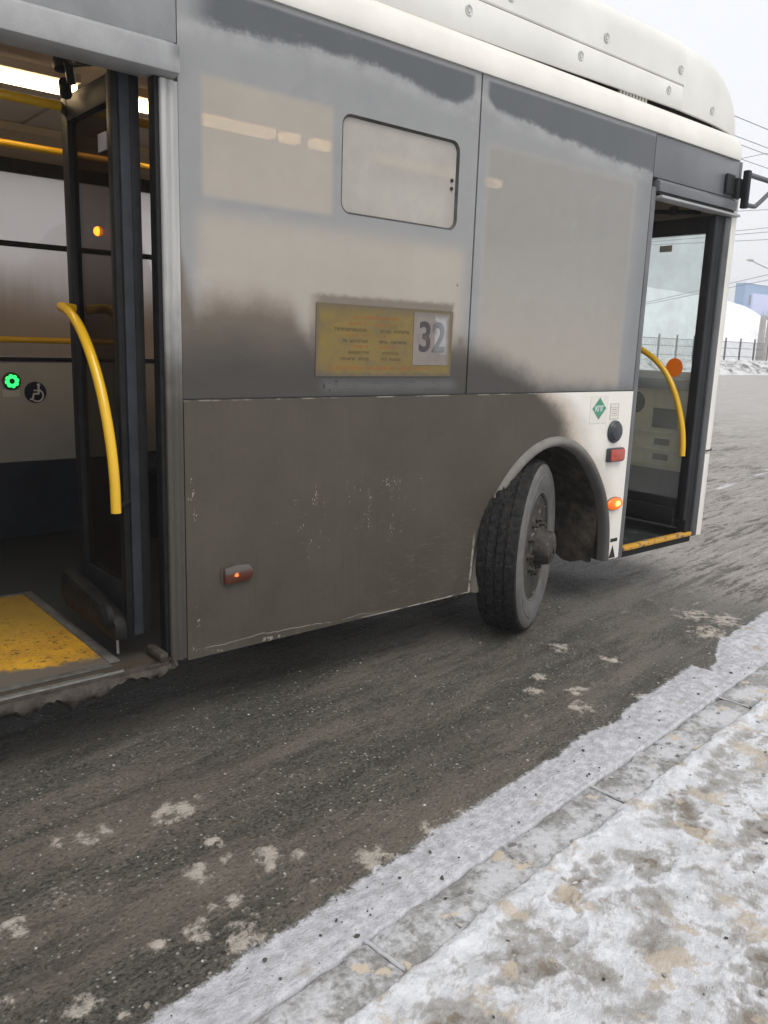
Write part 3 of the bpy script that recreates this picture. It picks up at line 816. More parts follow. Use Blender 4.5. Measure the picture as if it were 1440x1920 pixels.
pave_sheet()

# kerb stones, each one a piece
kerb = bpy.data.objects.new('kerb', None); col.objects.link(kerb)
kerb['kind'] = 'structure'
M['kerb'] = mat_kerb()
K_STEP = 1.134
k0 = (2.335 - KX) * KL % K_STEP
rk = random.Random(3)
snow_j = flat('packed_grey_snow', (0.40, 0.405, 0.42), 0.8, 0.2, 0.08, 30, bump=0.4, bscale=90)
jn = MB()
for i in range(-3, 9):
    a0 = k0 + i * K_STEP + 0.009; a1 = k0 + (i + 1) * K_STEP - 0.009
    mb = MB(); n = 36; rows = []
    dz = rk.uniform(-0.004, 0.004); dn = rk.uniform(-0.004, 0.004)
    prof = [(-0.008, -0.10), (-0.008, -0.012), (-0.010, -0.004), (-0.018, 0.0), (-0.05, 0.002), (-0.10, 0.001), (-KERB_W + 0.012, 0.0), (-KERB_W, -0.02), (-KERB_W, -0.10)]
    for j in range(n + 1):
        s_ = a0 + (a1 - a0) * j / n
        r_ = []
        for (o_, h_) in prof:
            e = min(j, n - j); ed = -0.006 if e == 0 else 0.0
            wob = 0.004 * math.sin(s_ * 21 + o_ * 40) * math.sin(s_ * 7.3 + i) + 0.003 * math.sin(s_ * 47 + i * 2)
            p = Vector((KX, KY, 0)) + KU * s_ + KN * (o_ + dn + (wob * 0.9 if h_ > -0.05 and o_ > -0.02 else 0))
            r_.append((p.x, p.y, KERB_H + h_ + dz + (wob * 0.5 + ed if h_ > -0.01 else 0)))
        rows.append(r_)
    mb.grid(rows)
    mb.f.append(tuple(range(len(prof)))); mb.f.append(tuple(n * len(prof) + q for q in range(len(prof) - 1, -1, -1)))
    mb.build('kerb_stone', M['kerb'], kerb, angle=50)
    # snow pressed into the joint
    pts = [Vector((KX, KY, KERB_H - 0.0052)) + KU * (a1 + 0.009 + 0.0015 * math.sin(q * 2.1 + i)) + KN * (-0.005 - q * 0.02) for q in range(8)]
    jn.tube([tuple(p) for p in pts], [0.0048 + 0.0030 * abs(math.sin(q * 1.7 + i)) for q in range(8)], 8)
jn.build('joint_snow', snow_j, kerb, kind='stuff', angle=80)

# loose grit and crumbs of ice: nobody could count them
ICO = []
def _ico():
    bm = bmesh.new(); bmesh.ops.create_icosphere(bm, subdivisions=1, radius=1.0)
    v_ = [tuple(v.co) for v in bm.verts]; bm.verts.ensure_lookup_table()
    f_ = [tuple(v.index for v in f.verts) for f in bm.faces]; bm.free(); return v_, f_
ICO = _ico()
def scatter(name, n, seed, m, place, rmin, rmax, flat_=0.6):
    rs = random.Random(seed); mb = MB()
    for _ in range(n):
        x, y, z = place(rs); r = rmin + (rmax - rmin) * rs.random() ** 2.5
        ax, ay, az = r * rs.uniform(.7, 1.5), r * rs.uniform(.6, 1.1), r * flat_ * rs.uniform(.6, 1.2); a = rs.uniform(0, 6.3)
        jv = [(p[0] * rs.uniform(.75, 1.2), p[1] * rs.uniform(.75, 1.2), p[2] * rs.uniform(.75, 1.2)) for p in ICO[0]]
        mb.add([(x + (p[0] * ax) * math.cos(a) - p[1] * ay * math.sin(a), y + p[0] * ax * math.sin(a) + p[1] * ay * math.cos(a), z + p[2] * az) for p in jv], ICO[1])
    return mb.build(name, m, None, kind='stuff', angle=20)
def along(rs, s0, s1, n0, n1_):
    p = Vector((KX, KY, 0)) + KU * rs.uniform(s0, s1) + KN * rs.uniform(n0, n1_)
    return p.x, p.y
def on_strip(rs):
    x, y = along(rs, -0.6, 3.2, 0.01, 0.17); return x, y, 0.014
def on_pave(rs):
    x, y = along(rs, -0.6, 4.5, -1.7, -0.01); return x, y, KERB_H + 0.004
def on_road(rs):
    x, y = along(rs, -0.8, 4.5, 0.18, 1.9); return x, y, 0.002
stone = flat('dark_wet_grit', (0.055, 0.050, 0.044), 0.5, 0.4, 0.5, 40)
crumb = flat('dirty_ice_crumbs', (0.36, 0.345, 0.325), 0.7, 0.3, 0.35, 25)
scatter('grit', 70, 31, stone, on_strip, 0.0025, 0.009)
scatter('grit', 260, 32, stone, on_pave, 0.0015, 0.006)
scatter('ice_crumbs', 700, 33, crumb, on_pave, 0.002, 0.010, 0.5)
scatter('ice_crumbs', 500, 34, crumb, on_road, 0.0015, 0.0065, 0.6)

# ground beyond the far lane
def far_z(X, Y):
    h = sst(29, 33, Y) * 0.4 + sst(40, 90, Y) * 1.0
    return h - 0.05 + 0.15 * fbm(X * 0.15, Y * 0.15, 3, 130), {}
M['snow'] = flat('clean_snow', (0.78, 0.79, 0.82), 0.8, 0.2, 0.04, 0.3)
sheet('snow_ground', axis_pts([(-120, 320, 8)]), axis_pts([(29.0, 60, 1.5), (60, 420, 12)]), far_z, M['snow'], ())
def under_z(X, Y): return np.full_like(X, -0.35), {}
sheet('ground', axis_pts([(-500, 500, 100)]), axis_pts([(-500, 500, 100)]), under_z, M['snow'], ())

# ================================================================== BUS
M['white'] = flat('warm_white_paint', (0.70, 0.675, 0.625), 0.32, 0.5, 0.06, 2.5)
M['white2'] = flat('dull_white_fairing', (0.66, 0.65, 0.61), 0.45, 0.4, 0.06, 2.0)
M['pane'] = mat_pane(); M['lower'] = mat_lower(); M['trim'] = mat_trim()
M['header'] = mat_header(); M['alu'] = mat_alu()
M['black'] = flat('black_rubber', (0.008, 0.008, 0.009), 0.65, 0.2, 0.3, 20)
M['frame'] = flat('black_painted_frame', (0.011, 0.012, 0.014), 0.5, 0.22, 0.25, 8)
M['greyband'] = flat('grey_plastic_strip', (0.026, 0.029, 0.035), 0.7, 0.15, 0.2, 10)
M['dark'] = flat('blue_grey_body_panel', (0.125, 0.130, 0.140), 0.30, 0.5, 0.10, 3)
M['dark2'] = flat('dusty_blue_grey_panel', (0.205, 0.210, 0.215), 0.42, 0.45, 0.16, 5)
M['post'] = flat('grey_door_post', (0.115, 0.118, 0.125), 0.45, 0.45, 0.15, 6)
M['yellow'] = flat('yellow_rail_enamel', (0.63, 0.37, 0.015), 0.22, 0.5, 0.05, 5)
M['steel'] = flat('scuffed_steel', (0.42, 0.42, 0.41), 0.35, 0.5, 0.2, 30, metal=0.8)
M['ceil'] = flat('beige_ceiling_panel', (0.50, 0.44, 0.36), 0.6, 0.3, 0.05, 2)
M['cove'] = flat('shaded_beige_panel', (0.30, 0.25, 0.19), 0.6, 0.3, 0.06, 2)  # beige trim with the cove's shade put into its colour
M['wallgrey'] = flat('light_grey_laminate', (0.37, 0.37, 0.36), 0.5, 0.3, 0.05, 3)
M['navy'] = flat('dark_navy_vinyl', (0.018, 0.024, 0.036), 0.6, 0.3, 0.2, 5)
M['beige'] = flat('beige_dash_plastic', (0.60, 0.55, 0.44), 0.55, 0.35, 0.06, 4)
M['dashgrey'] = flat('dark_grey_dash_plastic', (0.10, 0.11, 0.115), 0.55, 0.35, 0.1, 4)
M['floor'] = mat_floor(); M['ramp'] = mat_ramp(); M['sill'] = mat_sill(); M['crust'] = mat_crust()
M['tyre'] = mat_tyre(); M['sidewall'] = mat_sidewall(); M['rim'] = mat_rim(); M['liner'] = mat_liner()
M['leafglass'] = mat_glass('brown_tinted_door_glass', (0.30, 0.20, 0.145, 1), 0.8, film=(0.20, 0.15, 0.11), film_amt=0.08)
M['frontglass'] = mat_glass('clear_front_door_glass', (0.97, 1.0, 0.99, 1), 0.25, film=(0.95, 0.97, 0.96), film_amt=0.15)
M['screen'] = mat_glass('windscreen_glass', (0.98, 1.0, 1.0, 1), 0.3, film=(0.9, 0.9, 0.9), film_amt=0.10)
M['farwin'] = mat_farwin()
M['orange'] = flat('orange_sticker', (0.78, 0.21, 0.01), 0.4, 0.4, 0.05, 10)
M['stickergrey'] = flat('grey_paper_label', (0.30, 0.29, 0.27), 0.6, 0.3, 0.1, 20)
M['lens_red'] = flat('red_reflector_lens', (0.36, 0.050, 0.030), 0.25, 0.5, 0.15, 40)
M['cap'] = flat('black_plastic_cap', (0.035, 0.040, 0.048), 0.45, 0.5, 0.2, 20)
M['green'] = flat('green_gas_decal', (0.060, 0.250, 0.155), 0.4, 0.4, 0.08, 20)
M['paper'] = flat('off_white_decal', (0.66, 0.635, 0.58), 0.5, 0.3, 0.03, 20)
M['ink'] = flat('black_print', (0.016, 0.016, 0.016), 0.5, 0.3, 0.2, 30)
M['faint'] = flat('faint_grey_print', (0.42, 0.37, 0.34), 0.5, 0.3, 0.1, 30)
M['whiteink'] = flat('white_print', (0.62, 0.64, 0.66), 0.5, 0.3, 0.05, 30)
M['bluedisc'] = flat('dark_blue_disc', (0.012, 0.016, 0.045), 0.35, 0.5, 0.1, 20)

BUS_LOC = (2.5, 1.25, 0.0)
bus = thing('city_bus', 'white and grey city bus caked with road mud, both doors open, front wheel turned', 'bus', BUS_LOC)
X0, XF, W = -6.6, 5.32, 2.5       # rear, front, width

# --- lower skirt panel with the wheel arch cut out of it
ARCH = [(2.985, 0.300), (2.992, 0.38), (3.009, 0.495), (3.055, 0.655), (3.124, 0.792), (3.217, 0.903), (3.316, 0.985), (3.430, 1.045), (3.556, 1.075), (3.686, 1.068),
        (3.812, 1.024), (3.923, 0.945), (4.014, 0.845), (4.097, 0.715), (4.150, 0.564), (4.172, 0.43), (4.180, 0.296)]
arch = spline(ARCH, 56)
ctr = Vector((3.58, 0.47))
def inset(p, d_):
    v = Vector(p); n = (v - ctr)
    if v.y < 0.47: n = Vector((1 if v.x > ctr.x else -1, 0))
    return tuple(v - n.normalized() * d_)
poly = [(1.392, 0.298), (1.392, 1.3165), (4.297, 1.3165), (4.297, 0.296)] + arch[::-1]
MB().prism(poly, -0.006, 0.012).build('skirt_panel', M['lower'], bus, bevel=0.0)
# bottom lip folded inwards
MB().box(1.392, 2.98, 0.013, 0.055, 0.300, 0.306).build('skirt_lip', M['lower'], bus)
# arch trim: a half-round rubber moulding
rows = []
for p in arch:
    sec = []
    for off, y in ((-0.003, -0.0065), (0.004, -0.020), (0.016, -0.030), (0.030, -0.033), (0.043, -0.027), (0.052, -0.010), (0.054, 0.030), (0.046, 0.030), (0.0, 0.0125)):
        q = inset(p, off); sec.append((q[0], y, q[1]))
    rows.append(sec)
MB().grid(rows).build('arch_trim', M['trim'], bus, angle=60)
# arch liner: a drum behind the opening
rows = []
for p in arch:
    sec = []
    for off, y in ((0.040, 0.028), (0.030, 0.10), (0.012, 0.30), (0.0, 0.50), (-0.01, 0.62)):
        q = inset(p, off); sec.append((q[0] + 0.008 * math.sin(p[1] * 40 + y * 9), y, q[1] - 0.0 + 0.006 * math.sin(p[0] * 31)))
    rows.append(sec)
ln = MB().grid(rows)
ln.prism([(q[0], q[1]) for q in arch], 0.62, 0.64)
ln.build('arch_liner', M['liner'], bus, angle=60)
MB().box(2.80, 4.24, 0.645, 0.66, 0.33, 1.10).box(2.80, 4.24, 0.06, 0.645, 1.098, 1.12).build('wheel_box', M['navy'], bus)
# mud flap and lumps of frozen slush on the front side of the arch
fl = MB()
rows = []
for i in range(11):
    t = i / 10
    r_ = []
    for j in range(7):
        u = j / 6
        zz = 0.62 - t * 0.345 + 0.018 * math.sin(u * 9 + 1) * t
        r_.append((4.085 - 0.03 * t + 0.012 * math.sin(u * 14 + t * 5) + 0.02 * u, 0.03 + u * 0.42, zz))
    rows.append(r_)
fl.grid(rows); 
rows2 = [[(a + 0.022, b, c) for a, b, c in r_] for r_ in rows]
fl.grid(rows2)
fl.build('mud_flap', M['liner'], bus, angle=70)
lip = MB(); rl = random.Random(5)
for k in range(9):
    u = k / 8
    lip.lathe([(0.0, -0.05), (0.025 + rl.random() * 0.02, -0.02), (0.03 + rl.random() * 0.02, 0.03), (0.0, 0.09)], (2.78 + 0.17 * u + rl.uniform(-.01, .01), 0.05 + rl.uniform(0, .03), 0.285 + rl.uniform(-.005, .02)), (1, 0, rl.uniform(-.2, .2)), 9)
lip.build('frozen_slush', M['crust'], bus, kind='stuff', angle=80)

# --- front wheel, turned
WD = math.radians(27)
wn = Vector((math.sin(WD), -math.cos(WD), 0))            # outward axis
wu = Vector((math.cos(WD), math.sin(WD), 0))
wc = Vector((3.51, 0.0, 0.472)) - wn * 0.135             # centre of the tyre
wheel = bpy.data.objects.new('front_wheel', None); col.objects.link(wheel); wheel.parent = bus
wheel.matrix_parent_inverse = Matrix.Translation(-Vector(BUS_LOC)); wheel.location = wc
ORG[wheel.name] = wc
R_T = 0.478
tread = MB()
# tread: zigzag ribs with grooves and sipes
NS = 240
prof_t = [(-0.135, -0.030), (-0.128, -0.008), (-0.112, 0.0), (-0.082, 0.003), (-0.077, -0.006), (-0.068, -0.006), (-0.060, 0.004), (-0.022, 0.005), (-0.016, -0.006), (-0.006, -0.006),
          (0.001, 0.005), (0.040, 0.005), (0.046, -0.006), (0.055, -0.006), (0.062, 0.003), (0.108, 0.0), (0.124, -0.006), (0.132, -0.022)]
rows = []
for k in range(NS + 1):
    a = 2 * math.pi * k / NS
    rad = wu * math.cos(a) + Vector((0, 0, 1)) * math.sin(a)
    zz = 0.0026 * (1 if k % 4 < 2 else -1)
    sipe = -0.0035 if k % 4 == 0 else 0.0
    r_ = []
    for (o_, h_) in prof_t:
        inner = abs(o_) < 0.12
        hh = h_ + (sipe if (h_ > -0.005 and inner) else 0) + (0.0014 * math.sin(k * 1.9 + o_ * 90) if inner else 0)
        r_.append(tuple(wc + rad * (R_T + hh) + wn * (0.132 - (0.132 - o_) * 0.80 + (zz if inner else 0))))
    rows.append(r_)
tread.grid(rows).build('tyre', M['tyre'], wheel, angle=25)
# sidewall of the outer side
sw = MB().lathe([(R_T - 0.020, 0.131), (R_T - 0.036, 0.141), (R_T - 0.060, 0.146), (R_T - 0.075, 0.145), (R_T - 0.079, 0.148), (R_T - 0.11, 0.147), (R_T - 0.15, 0.139), (R_T - 0.170, 0.131), (R_T - 0.178, 0.133), (R_T - 0.185, 0.120)], wc, wn, 72)
sw.f = [f for f in sw.f if len(f) == 4]
sw.build('sidewall', M['sidewall'], wheel, angle=30)
rim = MB().lathe([(0.305, 0.118), (0.300, 0.126), (0.291, 0.126), (0.285, 0.112), (0.262, 0.085), (0.250, 0.03), (0.240, 0.015), (0.225, 0.020), (0.205, 0.060), (0.185, 0.085), (0.172, 0.088), (0.15, 0.088), (0.02, 0.088)], wc, wn, 64)
rim.build('rim', M['rim'], wheel, angle=30)
hub = MB().lathe([(0.130, 0.088), (0.130, 0.112), (0.116, 0.128), (0.100, 0.132), (0.098, 0.180), (0.090, 0.215), (0.072, 0.226), (0.03, 0.228), (0.028, 0.236), (0.0, 0.237)], wc, wn, 36)
hub.build('hub', M['rim'], wheel, angle=30)
nutm = MB().lathe([(0.027, 0.0), (0.027, 0.007), (0.021, 0.008), (0.021, 0.040), (0.013, 0.042), (0.013, 0.062), (0.0, 0.063)], (0, 0, 0), wn, 6).mesh('wheel_nut', M['rim'], 0, 30)
for k in range(10):
    a = 2 * math.pi * (k + 0.3) / 10
    p = wc + (wu * math.cos(a) + Vector((0, 0, 1)) * math.sin(a)) * 0.150 + wn * 0.088
    link('wheel_nut', nutm, wheel, loc=p)
slot = flat('black_hand_hole', (0.006, 0.006, 0.006), 0.8, 0.2)
for k in range(8):
    a = 2 * math.pi * (k + 0.5) / 8
    rad = wu * math.cos(a) + Vector((0, 0, 1)) * math.sin(a)
    p = wc + rad * 0.212 + wn * 0.0535
    tgt = (wn * 0.035 + rad * 0.022).normalized()
    MB().lathe([(0.026, -0.002), (0.026, 0.003), (0.0, 0.003)], p, tgt, 14).build('hand_hole', slot, wheel, angle=30)
inner = MB().lathe([(0.30, -0.13), (0.30, 0.05), (0.0, 0.05)], wc, wn, 40)
inner.build('brake_drum', M['black'], wheel)
MB().tube([tuple(wc - wn * 0.10), (3.45, 2.2, 0.40)], 0.07, 12).build('axle_beam', M['black'], bus)
# rear pair of wheels under the tail, out of the picture
for yy in (0.17, 2.33):
    MB().lathe([(0.2, -0.13), (0.46, -0.13), (0.478, -0.10), (0.478, 0.10), (0.46, 0.13), (0.30, 0.13), (0.27, 0.05), (0.10, 0.05), (0.0, 0.06)], (-2.6, yy, 0.475), (0, -1, 0), 40).build('rear_wheel', M['tyre'], bus)
MB().lathe([(0.2, -0.13), (0.46, -0.13), (0.478, -0.10), (0.478, 0.10), (0.46, 0.13), (0.27, 0.05), (0.0, 0.06)], (3.45, 2.33, 0.475), (0, 1, 0), 40).build('far_front_wheel', M['tyre'], bus)

# --- glazed upper side: two bonded panes with a gap between
HX0, HX1, HZ0, HZ1 = 2.100, 2.762, 2.062, 2.442      # vent flap
hole = rrect(HX0, HX1, HZ0, HZ1, 0.045)
# pane with the rounded opening: quads between the opening and the outline
def holed_plate(name, outer, inner, y0, y1, m, parent):
    bm = bmesh.new(); es = []
    for loop in (outer, inner):
        vs_ = [bm.verts.new((p[0], y0, p[1])) for p in loop]
        for i in range(len(vs_)): es.append(bm.edges.new((vs_[i], vs_[(i + 1) % len(vs_)])))
    r = bmesh.ops.triangle_fill(bm, edges=es, use_beauty=True, normal=(0, -1, 0))
    fs = [q for q in r['geom'] if isinstance(q, bmesh.types.BMFace)]
    ex = bmesh.ops.extrude_face_region(bm, geom=fs)
    bmesh.ops.translate(bm, verts=[q for q in ex['geom'] if isinstance(q, bmesh.types.BMVert)], vec=(0, y1 - y0, 0))
    bmesh.ops.recalc_face_normals(bm, faces=bm.faces)
    me = bpy.data.meshes.new(name); bm.to_mesh(me); bm.free(); me.materials.append(m)
    return link(name, me, parent)
nh = len(hole)
holed_plate('window_pane', [(1.392, 1.3225), (2.876, 1.3225), (2.876, 2.750), (1.392, 2.750)], hole, 0.0, 0.010, M['pane'], bus)

MB().box(2.886, 4.297, 0.0, 0.010, 1.3225, 2.750).build('window_pane', M['pane'], bus)
# recessed vent flap with its rubber joint
hp = rrect(HX0 + 0.010, HX1 - 0.010, HZ0 + 0.008, HZ1 - 0.010, 0.038)
g = G('dusty_vent_glass')
nn = g.noise(5, 5, 0.6)
cc = g.mix(g.sm(0.3, 0.7, nn), (0.325, 0.305, 0.272), (0.39, 0.365, 0.325))
cc = g.mix((g.noise(240, 3, 0.7) - 0.5) * 0.3, cc, (0.7, 0.69, 0.66))
M['vent'] = g.done(g.mixsh(0.06, g.bsdf(cc, 0.45, 0.4), g.node('ShaderNodeBsdfTransparent', Color=(1, 1, 1)).outputs[0]))
vent = MB().prism(hp, 0.011, 0.018).build('vent_flap', M['vent'], bus)
rows = []
for i in range(len(hole) + 1):
    a = hole[i % nh]; b = hp[i % nh]
    rows.append([(a[0], 0.0015, a[1]), ((a[0] * .8 + b[0] * .2), -0.0025, (a[1] * .8 + b[1] * .2)), ((a[0] * .4 + b[0] * .6), 0.004, (a[1] * .4 + b[1] * .6)), (b[0], 0.0112, b[1])])
M['ventrub'] = flat('dusty_black_rubber', (0.060, 0.058, 0.055), 0.6, 0.3, 0.4, 9)
MB().grid(rows).build('rubber_joint', M['ventrub'], vent, angle=60)
for zz in (2.275, 2.240):
    MB().lathe([(0.008, 0), (0.008, 0.006), (0.0, 0.008)], (2.728, 0.011, zz), (0, -1, 0), 12).build('screw', M['ink'], vent)

# backing behind the gaps
MB().box(2.870, 2.892, 0.0125, 0.04, 1.32, 2.75).build('pillar', M['post'], bus)
MB().box(1.39, 4.30, 0.0125, 0.03, 1.30, 1.335).build('waist_rail', M['post'], bus)
MB().box(1.40, 4.29, 0.02, 0.05, 2.46, 2.75).build('cant_panel', M['cove'], bus)

# route sheet in the window
sheet_o = MB().box(1.985, 2.765, -0.0035, -0.0005, 1.404, 1.702)
sheet_o = sheet_o.build('route_sheet', mat_sign(), bus)
MB().box(2.520, 2.745, -0.0055, -0.0040, 1.455, 1.690).build('number_card', mat_card(), sheet_o)

def text_mesh(s, size, m, name, parent, at, xscale=1.0, axis='xz', bold=0.0, depth=0.0008, align='CENTER'):
    cu = bpy.data.curves.new(name, 'FONT')
    cu.body = s; cu.size = size; cu.align_x = align; cu.align_y = 'CENTER'; cu.extrude = depth; cu.offset = bold
    tmp = bpy.data.objects.new('tmp_text', cu); col.objects.link(tmp)
    dg = bpy.context.evaluated_depsgraph_get()
    me = bpy.data.meshes.new_from_object(tmp.evaluated_get(dg))
    bpy.data.objects.remove(tmp); bpy.data.curves.remove(cu)
    co = np.empty(len(me.vertices) * 3, np.float32); me.vertices.foreach_get('co', co); co = co.reshape(-1, 3)
    o = np.empty_like(co)
    o[:, 0] = co[:, 0] * xscale + at[0]; o[:, 2] = co[:, 1] + at[2]; o[:, 1] = at[1] - co[:, 2]
    me.vertices.foreach_set('co', o.ravel()); me.update()
    me.name = name; me.materials.clear(); me.materials.append(m)
    return link(name, me, parent)
text_mesh('32', 0.185, mat_digit(), 'route_number', sheet_o, (2.634, -0.0065, 1.575), 0.94, bold=0.0035)
# worn, unreadable rows of small print
rt = random.Random(21)
def print_rows(name, rows_, m):
    mb = MB()
    for (cx, cz, wd, h) in rows_:
        x = cx - wd / 2
        while x < cx + wd / 2:
            wl = rt.uniform(0.006, 0.011)
            if rt.random() < 0.12: x += 0.014; continue
            k = rt.random()
            mb.box(x, x + wl * 0.35, -0.0044, -0.0038, cz - h / 2, cz + h / 2)
            if k < .7: mb.box(x + wl * 0.35, x + wl, -0.0044, -0.0038, cz + h * (0.2 if k < .4 else -0.5), cz + h * (0.5 if k < .4 else -0.2))
            if k > .3: mb.box(x + wl * 0.7, x + wl * 0.98, -0.0042, -0.0038, cz - h / 2 * (1 if k > .5 else .2), cz + h / 2 * (1 if k < .8 else .3))
            x += wl + 0.0035
    mb.build(name, m, sheet_o, kind='stuff')
print_rows('print', [(2.30, 1.652, 0.24, 0.012), (2.20, 1.626, 0.11, 0.011), (2.35, 1.624, 0.12, 0.011), (2.20, 1.577, 0.12, 0.009), (2.345, 1.577, 0.05, 0.009), (2.22, 1.530, 0.08, 0.010), (2.37, 1.530, 0.09, 0.010), (2.32, 1.440, 0.56, 0.014)], mat_ink('faded_orange_print', (0.30, 0.105, 0.035), 0.6))
print_rows('print', [(2.165, 1.600, 0.17, 0.013), (2.40, 1.598, 0.17, 0.013), (2.19, 1.553, 0.13, 0.012), (2.40, 1.552, 0.15, 0.012), (2.21, 1.505, 0.11, 0.012), (2.39, 1.503, 0.10, 0.012), (2.19, 1.478, 0.15, 0.012), (2.395, 1.478, 0.12, 0.012)], mat_ink('faded_dark_print', (0.075, 0.055, 0.035), 0.55))

# --- centre door opening: pillar, header, panels above and behind it
MB().prism([(1.322, 0.05), (1.322, -0.008), (1.326, -0.012), (1.340, -0.013), (1.345, -0.009), (1.348, -0.006), (1.352, -0.006), (1.355, -0.009), (1.368, -0.010), (1.373, -0.006), (1.377, -0.003), (1.389, -0.003), (1.389, 0.05)], 0.308, 2.40, axis='z').build('door_pillar', M['alu'], bus, angle=50)
MB().box(1.302, 1.321, -0.003, 0.05, 0.33, 2.415).build('door_seal', M['black'], bus, bevel=0.006)
MB().prism([(-0.055, 2.412), (-0.010, 2.404), (0.06, 2.404), (0.06, 2.52), (-0.004, 2.52), (-0.055, 2.497)], 0.02, 1.375, axis='x').build('door_header', M['header'], bus, bevel=0.004)
MB().box(0.02, 1.388, 0.0, 0.06, 2.522, 2.750).build('header_panel', M['dark2'], bus)
MB().box(X0, 0.0, 0.0, 0.03, 1.32, 2.750).build('rear_glazing', M['dark2'], bus)
MB().box(X0, 0.0, -0.004, 0.03, 0.30, 1.315).build('rear_skirt', M['lower'], bus)
MB().box(0.002, 0.06, -0.008, 0.05, 0.315, 2.40).build('door_pillar', M['alu'], bus, bevel=0.003)

# --- door leaves
def leaf(name, x0, x1, y0, y1, z0, z1, gz0, gz1, glass, fr=0.07):
    mb = MB()
    mb.box(x0, x1, y0, y0 + fr, z0, z1).box(x0, x1, y1 - fr, y1, z0, z1)
    mb.box(x0 + .001, x1 - .001, y0 + fr, y1 - fr, z0, gz0).box(x0 + .001, x1 - .001, y0 + fr, y1 - fr, gz1, z1)
    o = mb.build(name, M['frame'], bus, bevel=0.004)
    MB().box((x0 + x1) / 2 - .003, (x0 + x1) / 2 + .003, y0 + fr - .004, y1 - fr + .004, gz0 - .004, gz1 + .004).build('glass', glass, o)
    return o
l2 = leaf('centre_door_leaf', 1.200, 1.245, 0.096, 0.600, 0.44, 2.42, 0.60, 2.33, M['leafglass'], 0.062)
MB().box(1.180, 1.2045, 0.066, 0.095, 0.42, 2.42).build('edge_seal', M['black'], l2, bevel=0.004)
MB().box(1.206, 1.243, 0.060, 0.0945, 0.42, 2.41).build('edge_strip', M['greyband'], l2, bevel=0.004)
MB().box(1.2445, 1.280, 0.066, 0.110, 0.42, 2.41).build('edge_seal', M['black'], l2, bevel=0.004)
# leather-like bottom skirt brush, muddy
MB().prism([(0.07, 0.405), (0.60, 0.405), (0.66, 0.44), (0.665, 0.53), (0.62, 0.565), (0.10, 0.50), (0.07, 0.47)], 1.130, 1.196, axis='x').build('bottom_guard', flat('muddy_black_guard', (0.010, 0.0095, 0.009), 0.6, 0.2, 0.5, 14, bump=0.4, bscale=60), l2, bevel=0.018)
MB().lathe([(0.05, 0), (0.05, 0.02), (0.03, 0.035), (0.0, 0.036)], (1.13, 0.12, 0.50), (-1, 0, 0), 20).build('pivot_disc', M['black'], l2)
MB().lathe([(0.020, 0.0), (0.028, 0.012), (0.016, 0.024), (0.0, 0.03)], (1.165, 0.13, 0.425), (0, 0, -1), 14).tube([(1.165, 0.13, 0.42), (1.165, 0.13, 0.335)], 0.006, 8).build('pivot_pin', M['steel'], l2)
# top linkage
lk = MB()
lk.tube([(1.16, 0.36, 2.425), (1.13, 0.30, 2.47)], 0.018, 8).tube([(1.14, 0.31, 2.47), (1.16, 0.12, 2.44)], 0.014, 8)
lk.lathe([(0.0, 0), (0.03, 0.004), (0.034, 0.03), (0.026, 0.05), (0.0, 0.052)], (1.13, 0.36, 2.455), (0, 0.2, 1), 10)
lk.lathe([(0.0, 0), (0.028, 0.004), (0.03, 0.03), (0.0, 0.04)], (1.14, 0.21, 2.44), (0, -0.3, 1), 10)
lk.lathe([(0.0, 0), (0.022, 0.004), (0.024, 0.03), (0.0, 0.04)], (1.15, 0.28, 2.475), (0, 0.4, 1), 10)
lk.tube([(1.15, 0.40, 2.43), (1.17, 0.45, 2.40)], 0.022, 8)
lk.build('top_linkage', M['frame'], l2, angle=40)
MB().box(1.214, 1.218, 0.20, 0.275, 2.185, 2.245).build('label', flat('pale_paper_label', (0.46, 0.45, 0.46), 0.6, 0.3, 0.08, 40), l2)
g = G('glowing_orange_sticker')
dft = g.mixsh(0.45, g.node('ShaderNodeBsdfDiffuse', Color=(0.95, 0.30, 0.02)).outputs[0], g.node('ShaderNodeBsdfTranslucent', Color=(0.95, 0.30, 0.02)).outputs[0])
M['sticker'] = g.done(dft)
def disc(org, ax, r, th=0.002, seg=28): return MB().lathe([(r, 0), (r, th), (0.0, th)], org, ax, seg)
MB().lathe([(0.017, 0.0), (0.016, 0.006), (0.012, 0.012), (0.006, 0.015), (0.0, 0.016)], (1.2185, 0.315, 1.918), (-1, 0, 0), 20).build('lamp_reflection', emis('glowing_orange_reflection', (1.0, 0.24, 0.015), 2.2, (0.8, 0.2, 0.01)), l2, angle=60)  # added glowing dome, imitates an orange lamp reflected in the glass
h2 = spline([(1.13, 0.484, 1.645), (1.13, 0.4, 1.624), (1.13, 0.296, 1.566), (1.13, 0.191, 1.463), (1.13, 0.112, 1.343), (1.13, 0.052, 1.196), (1.13, 0.021, 1.056), (1.13, 0.014, 0.917)], 40)
MB().tube([(1.196, 0.53, 1.640), (1.15, 0.52, 1.645)] + h2, 0.0185, 16).build('grab_rail', M['yellow'], l2, angle=60)
MB().tube([(1.13, 0.022, 0.93), (1.203, 0.070, 0.945)], 0.009, 8).build('rail_bracket', M['frame'], l2)
# the other leaf of the centre door, folded at the far jamb
l2b = leaf('centre_door_leaf', 0.105, 0.150, 0.050, 0.600, 0.44, 2.42, 0.60, 2.33, M['leafglass'], 0.062)

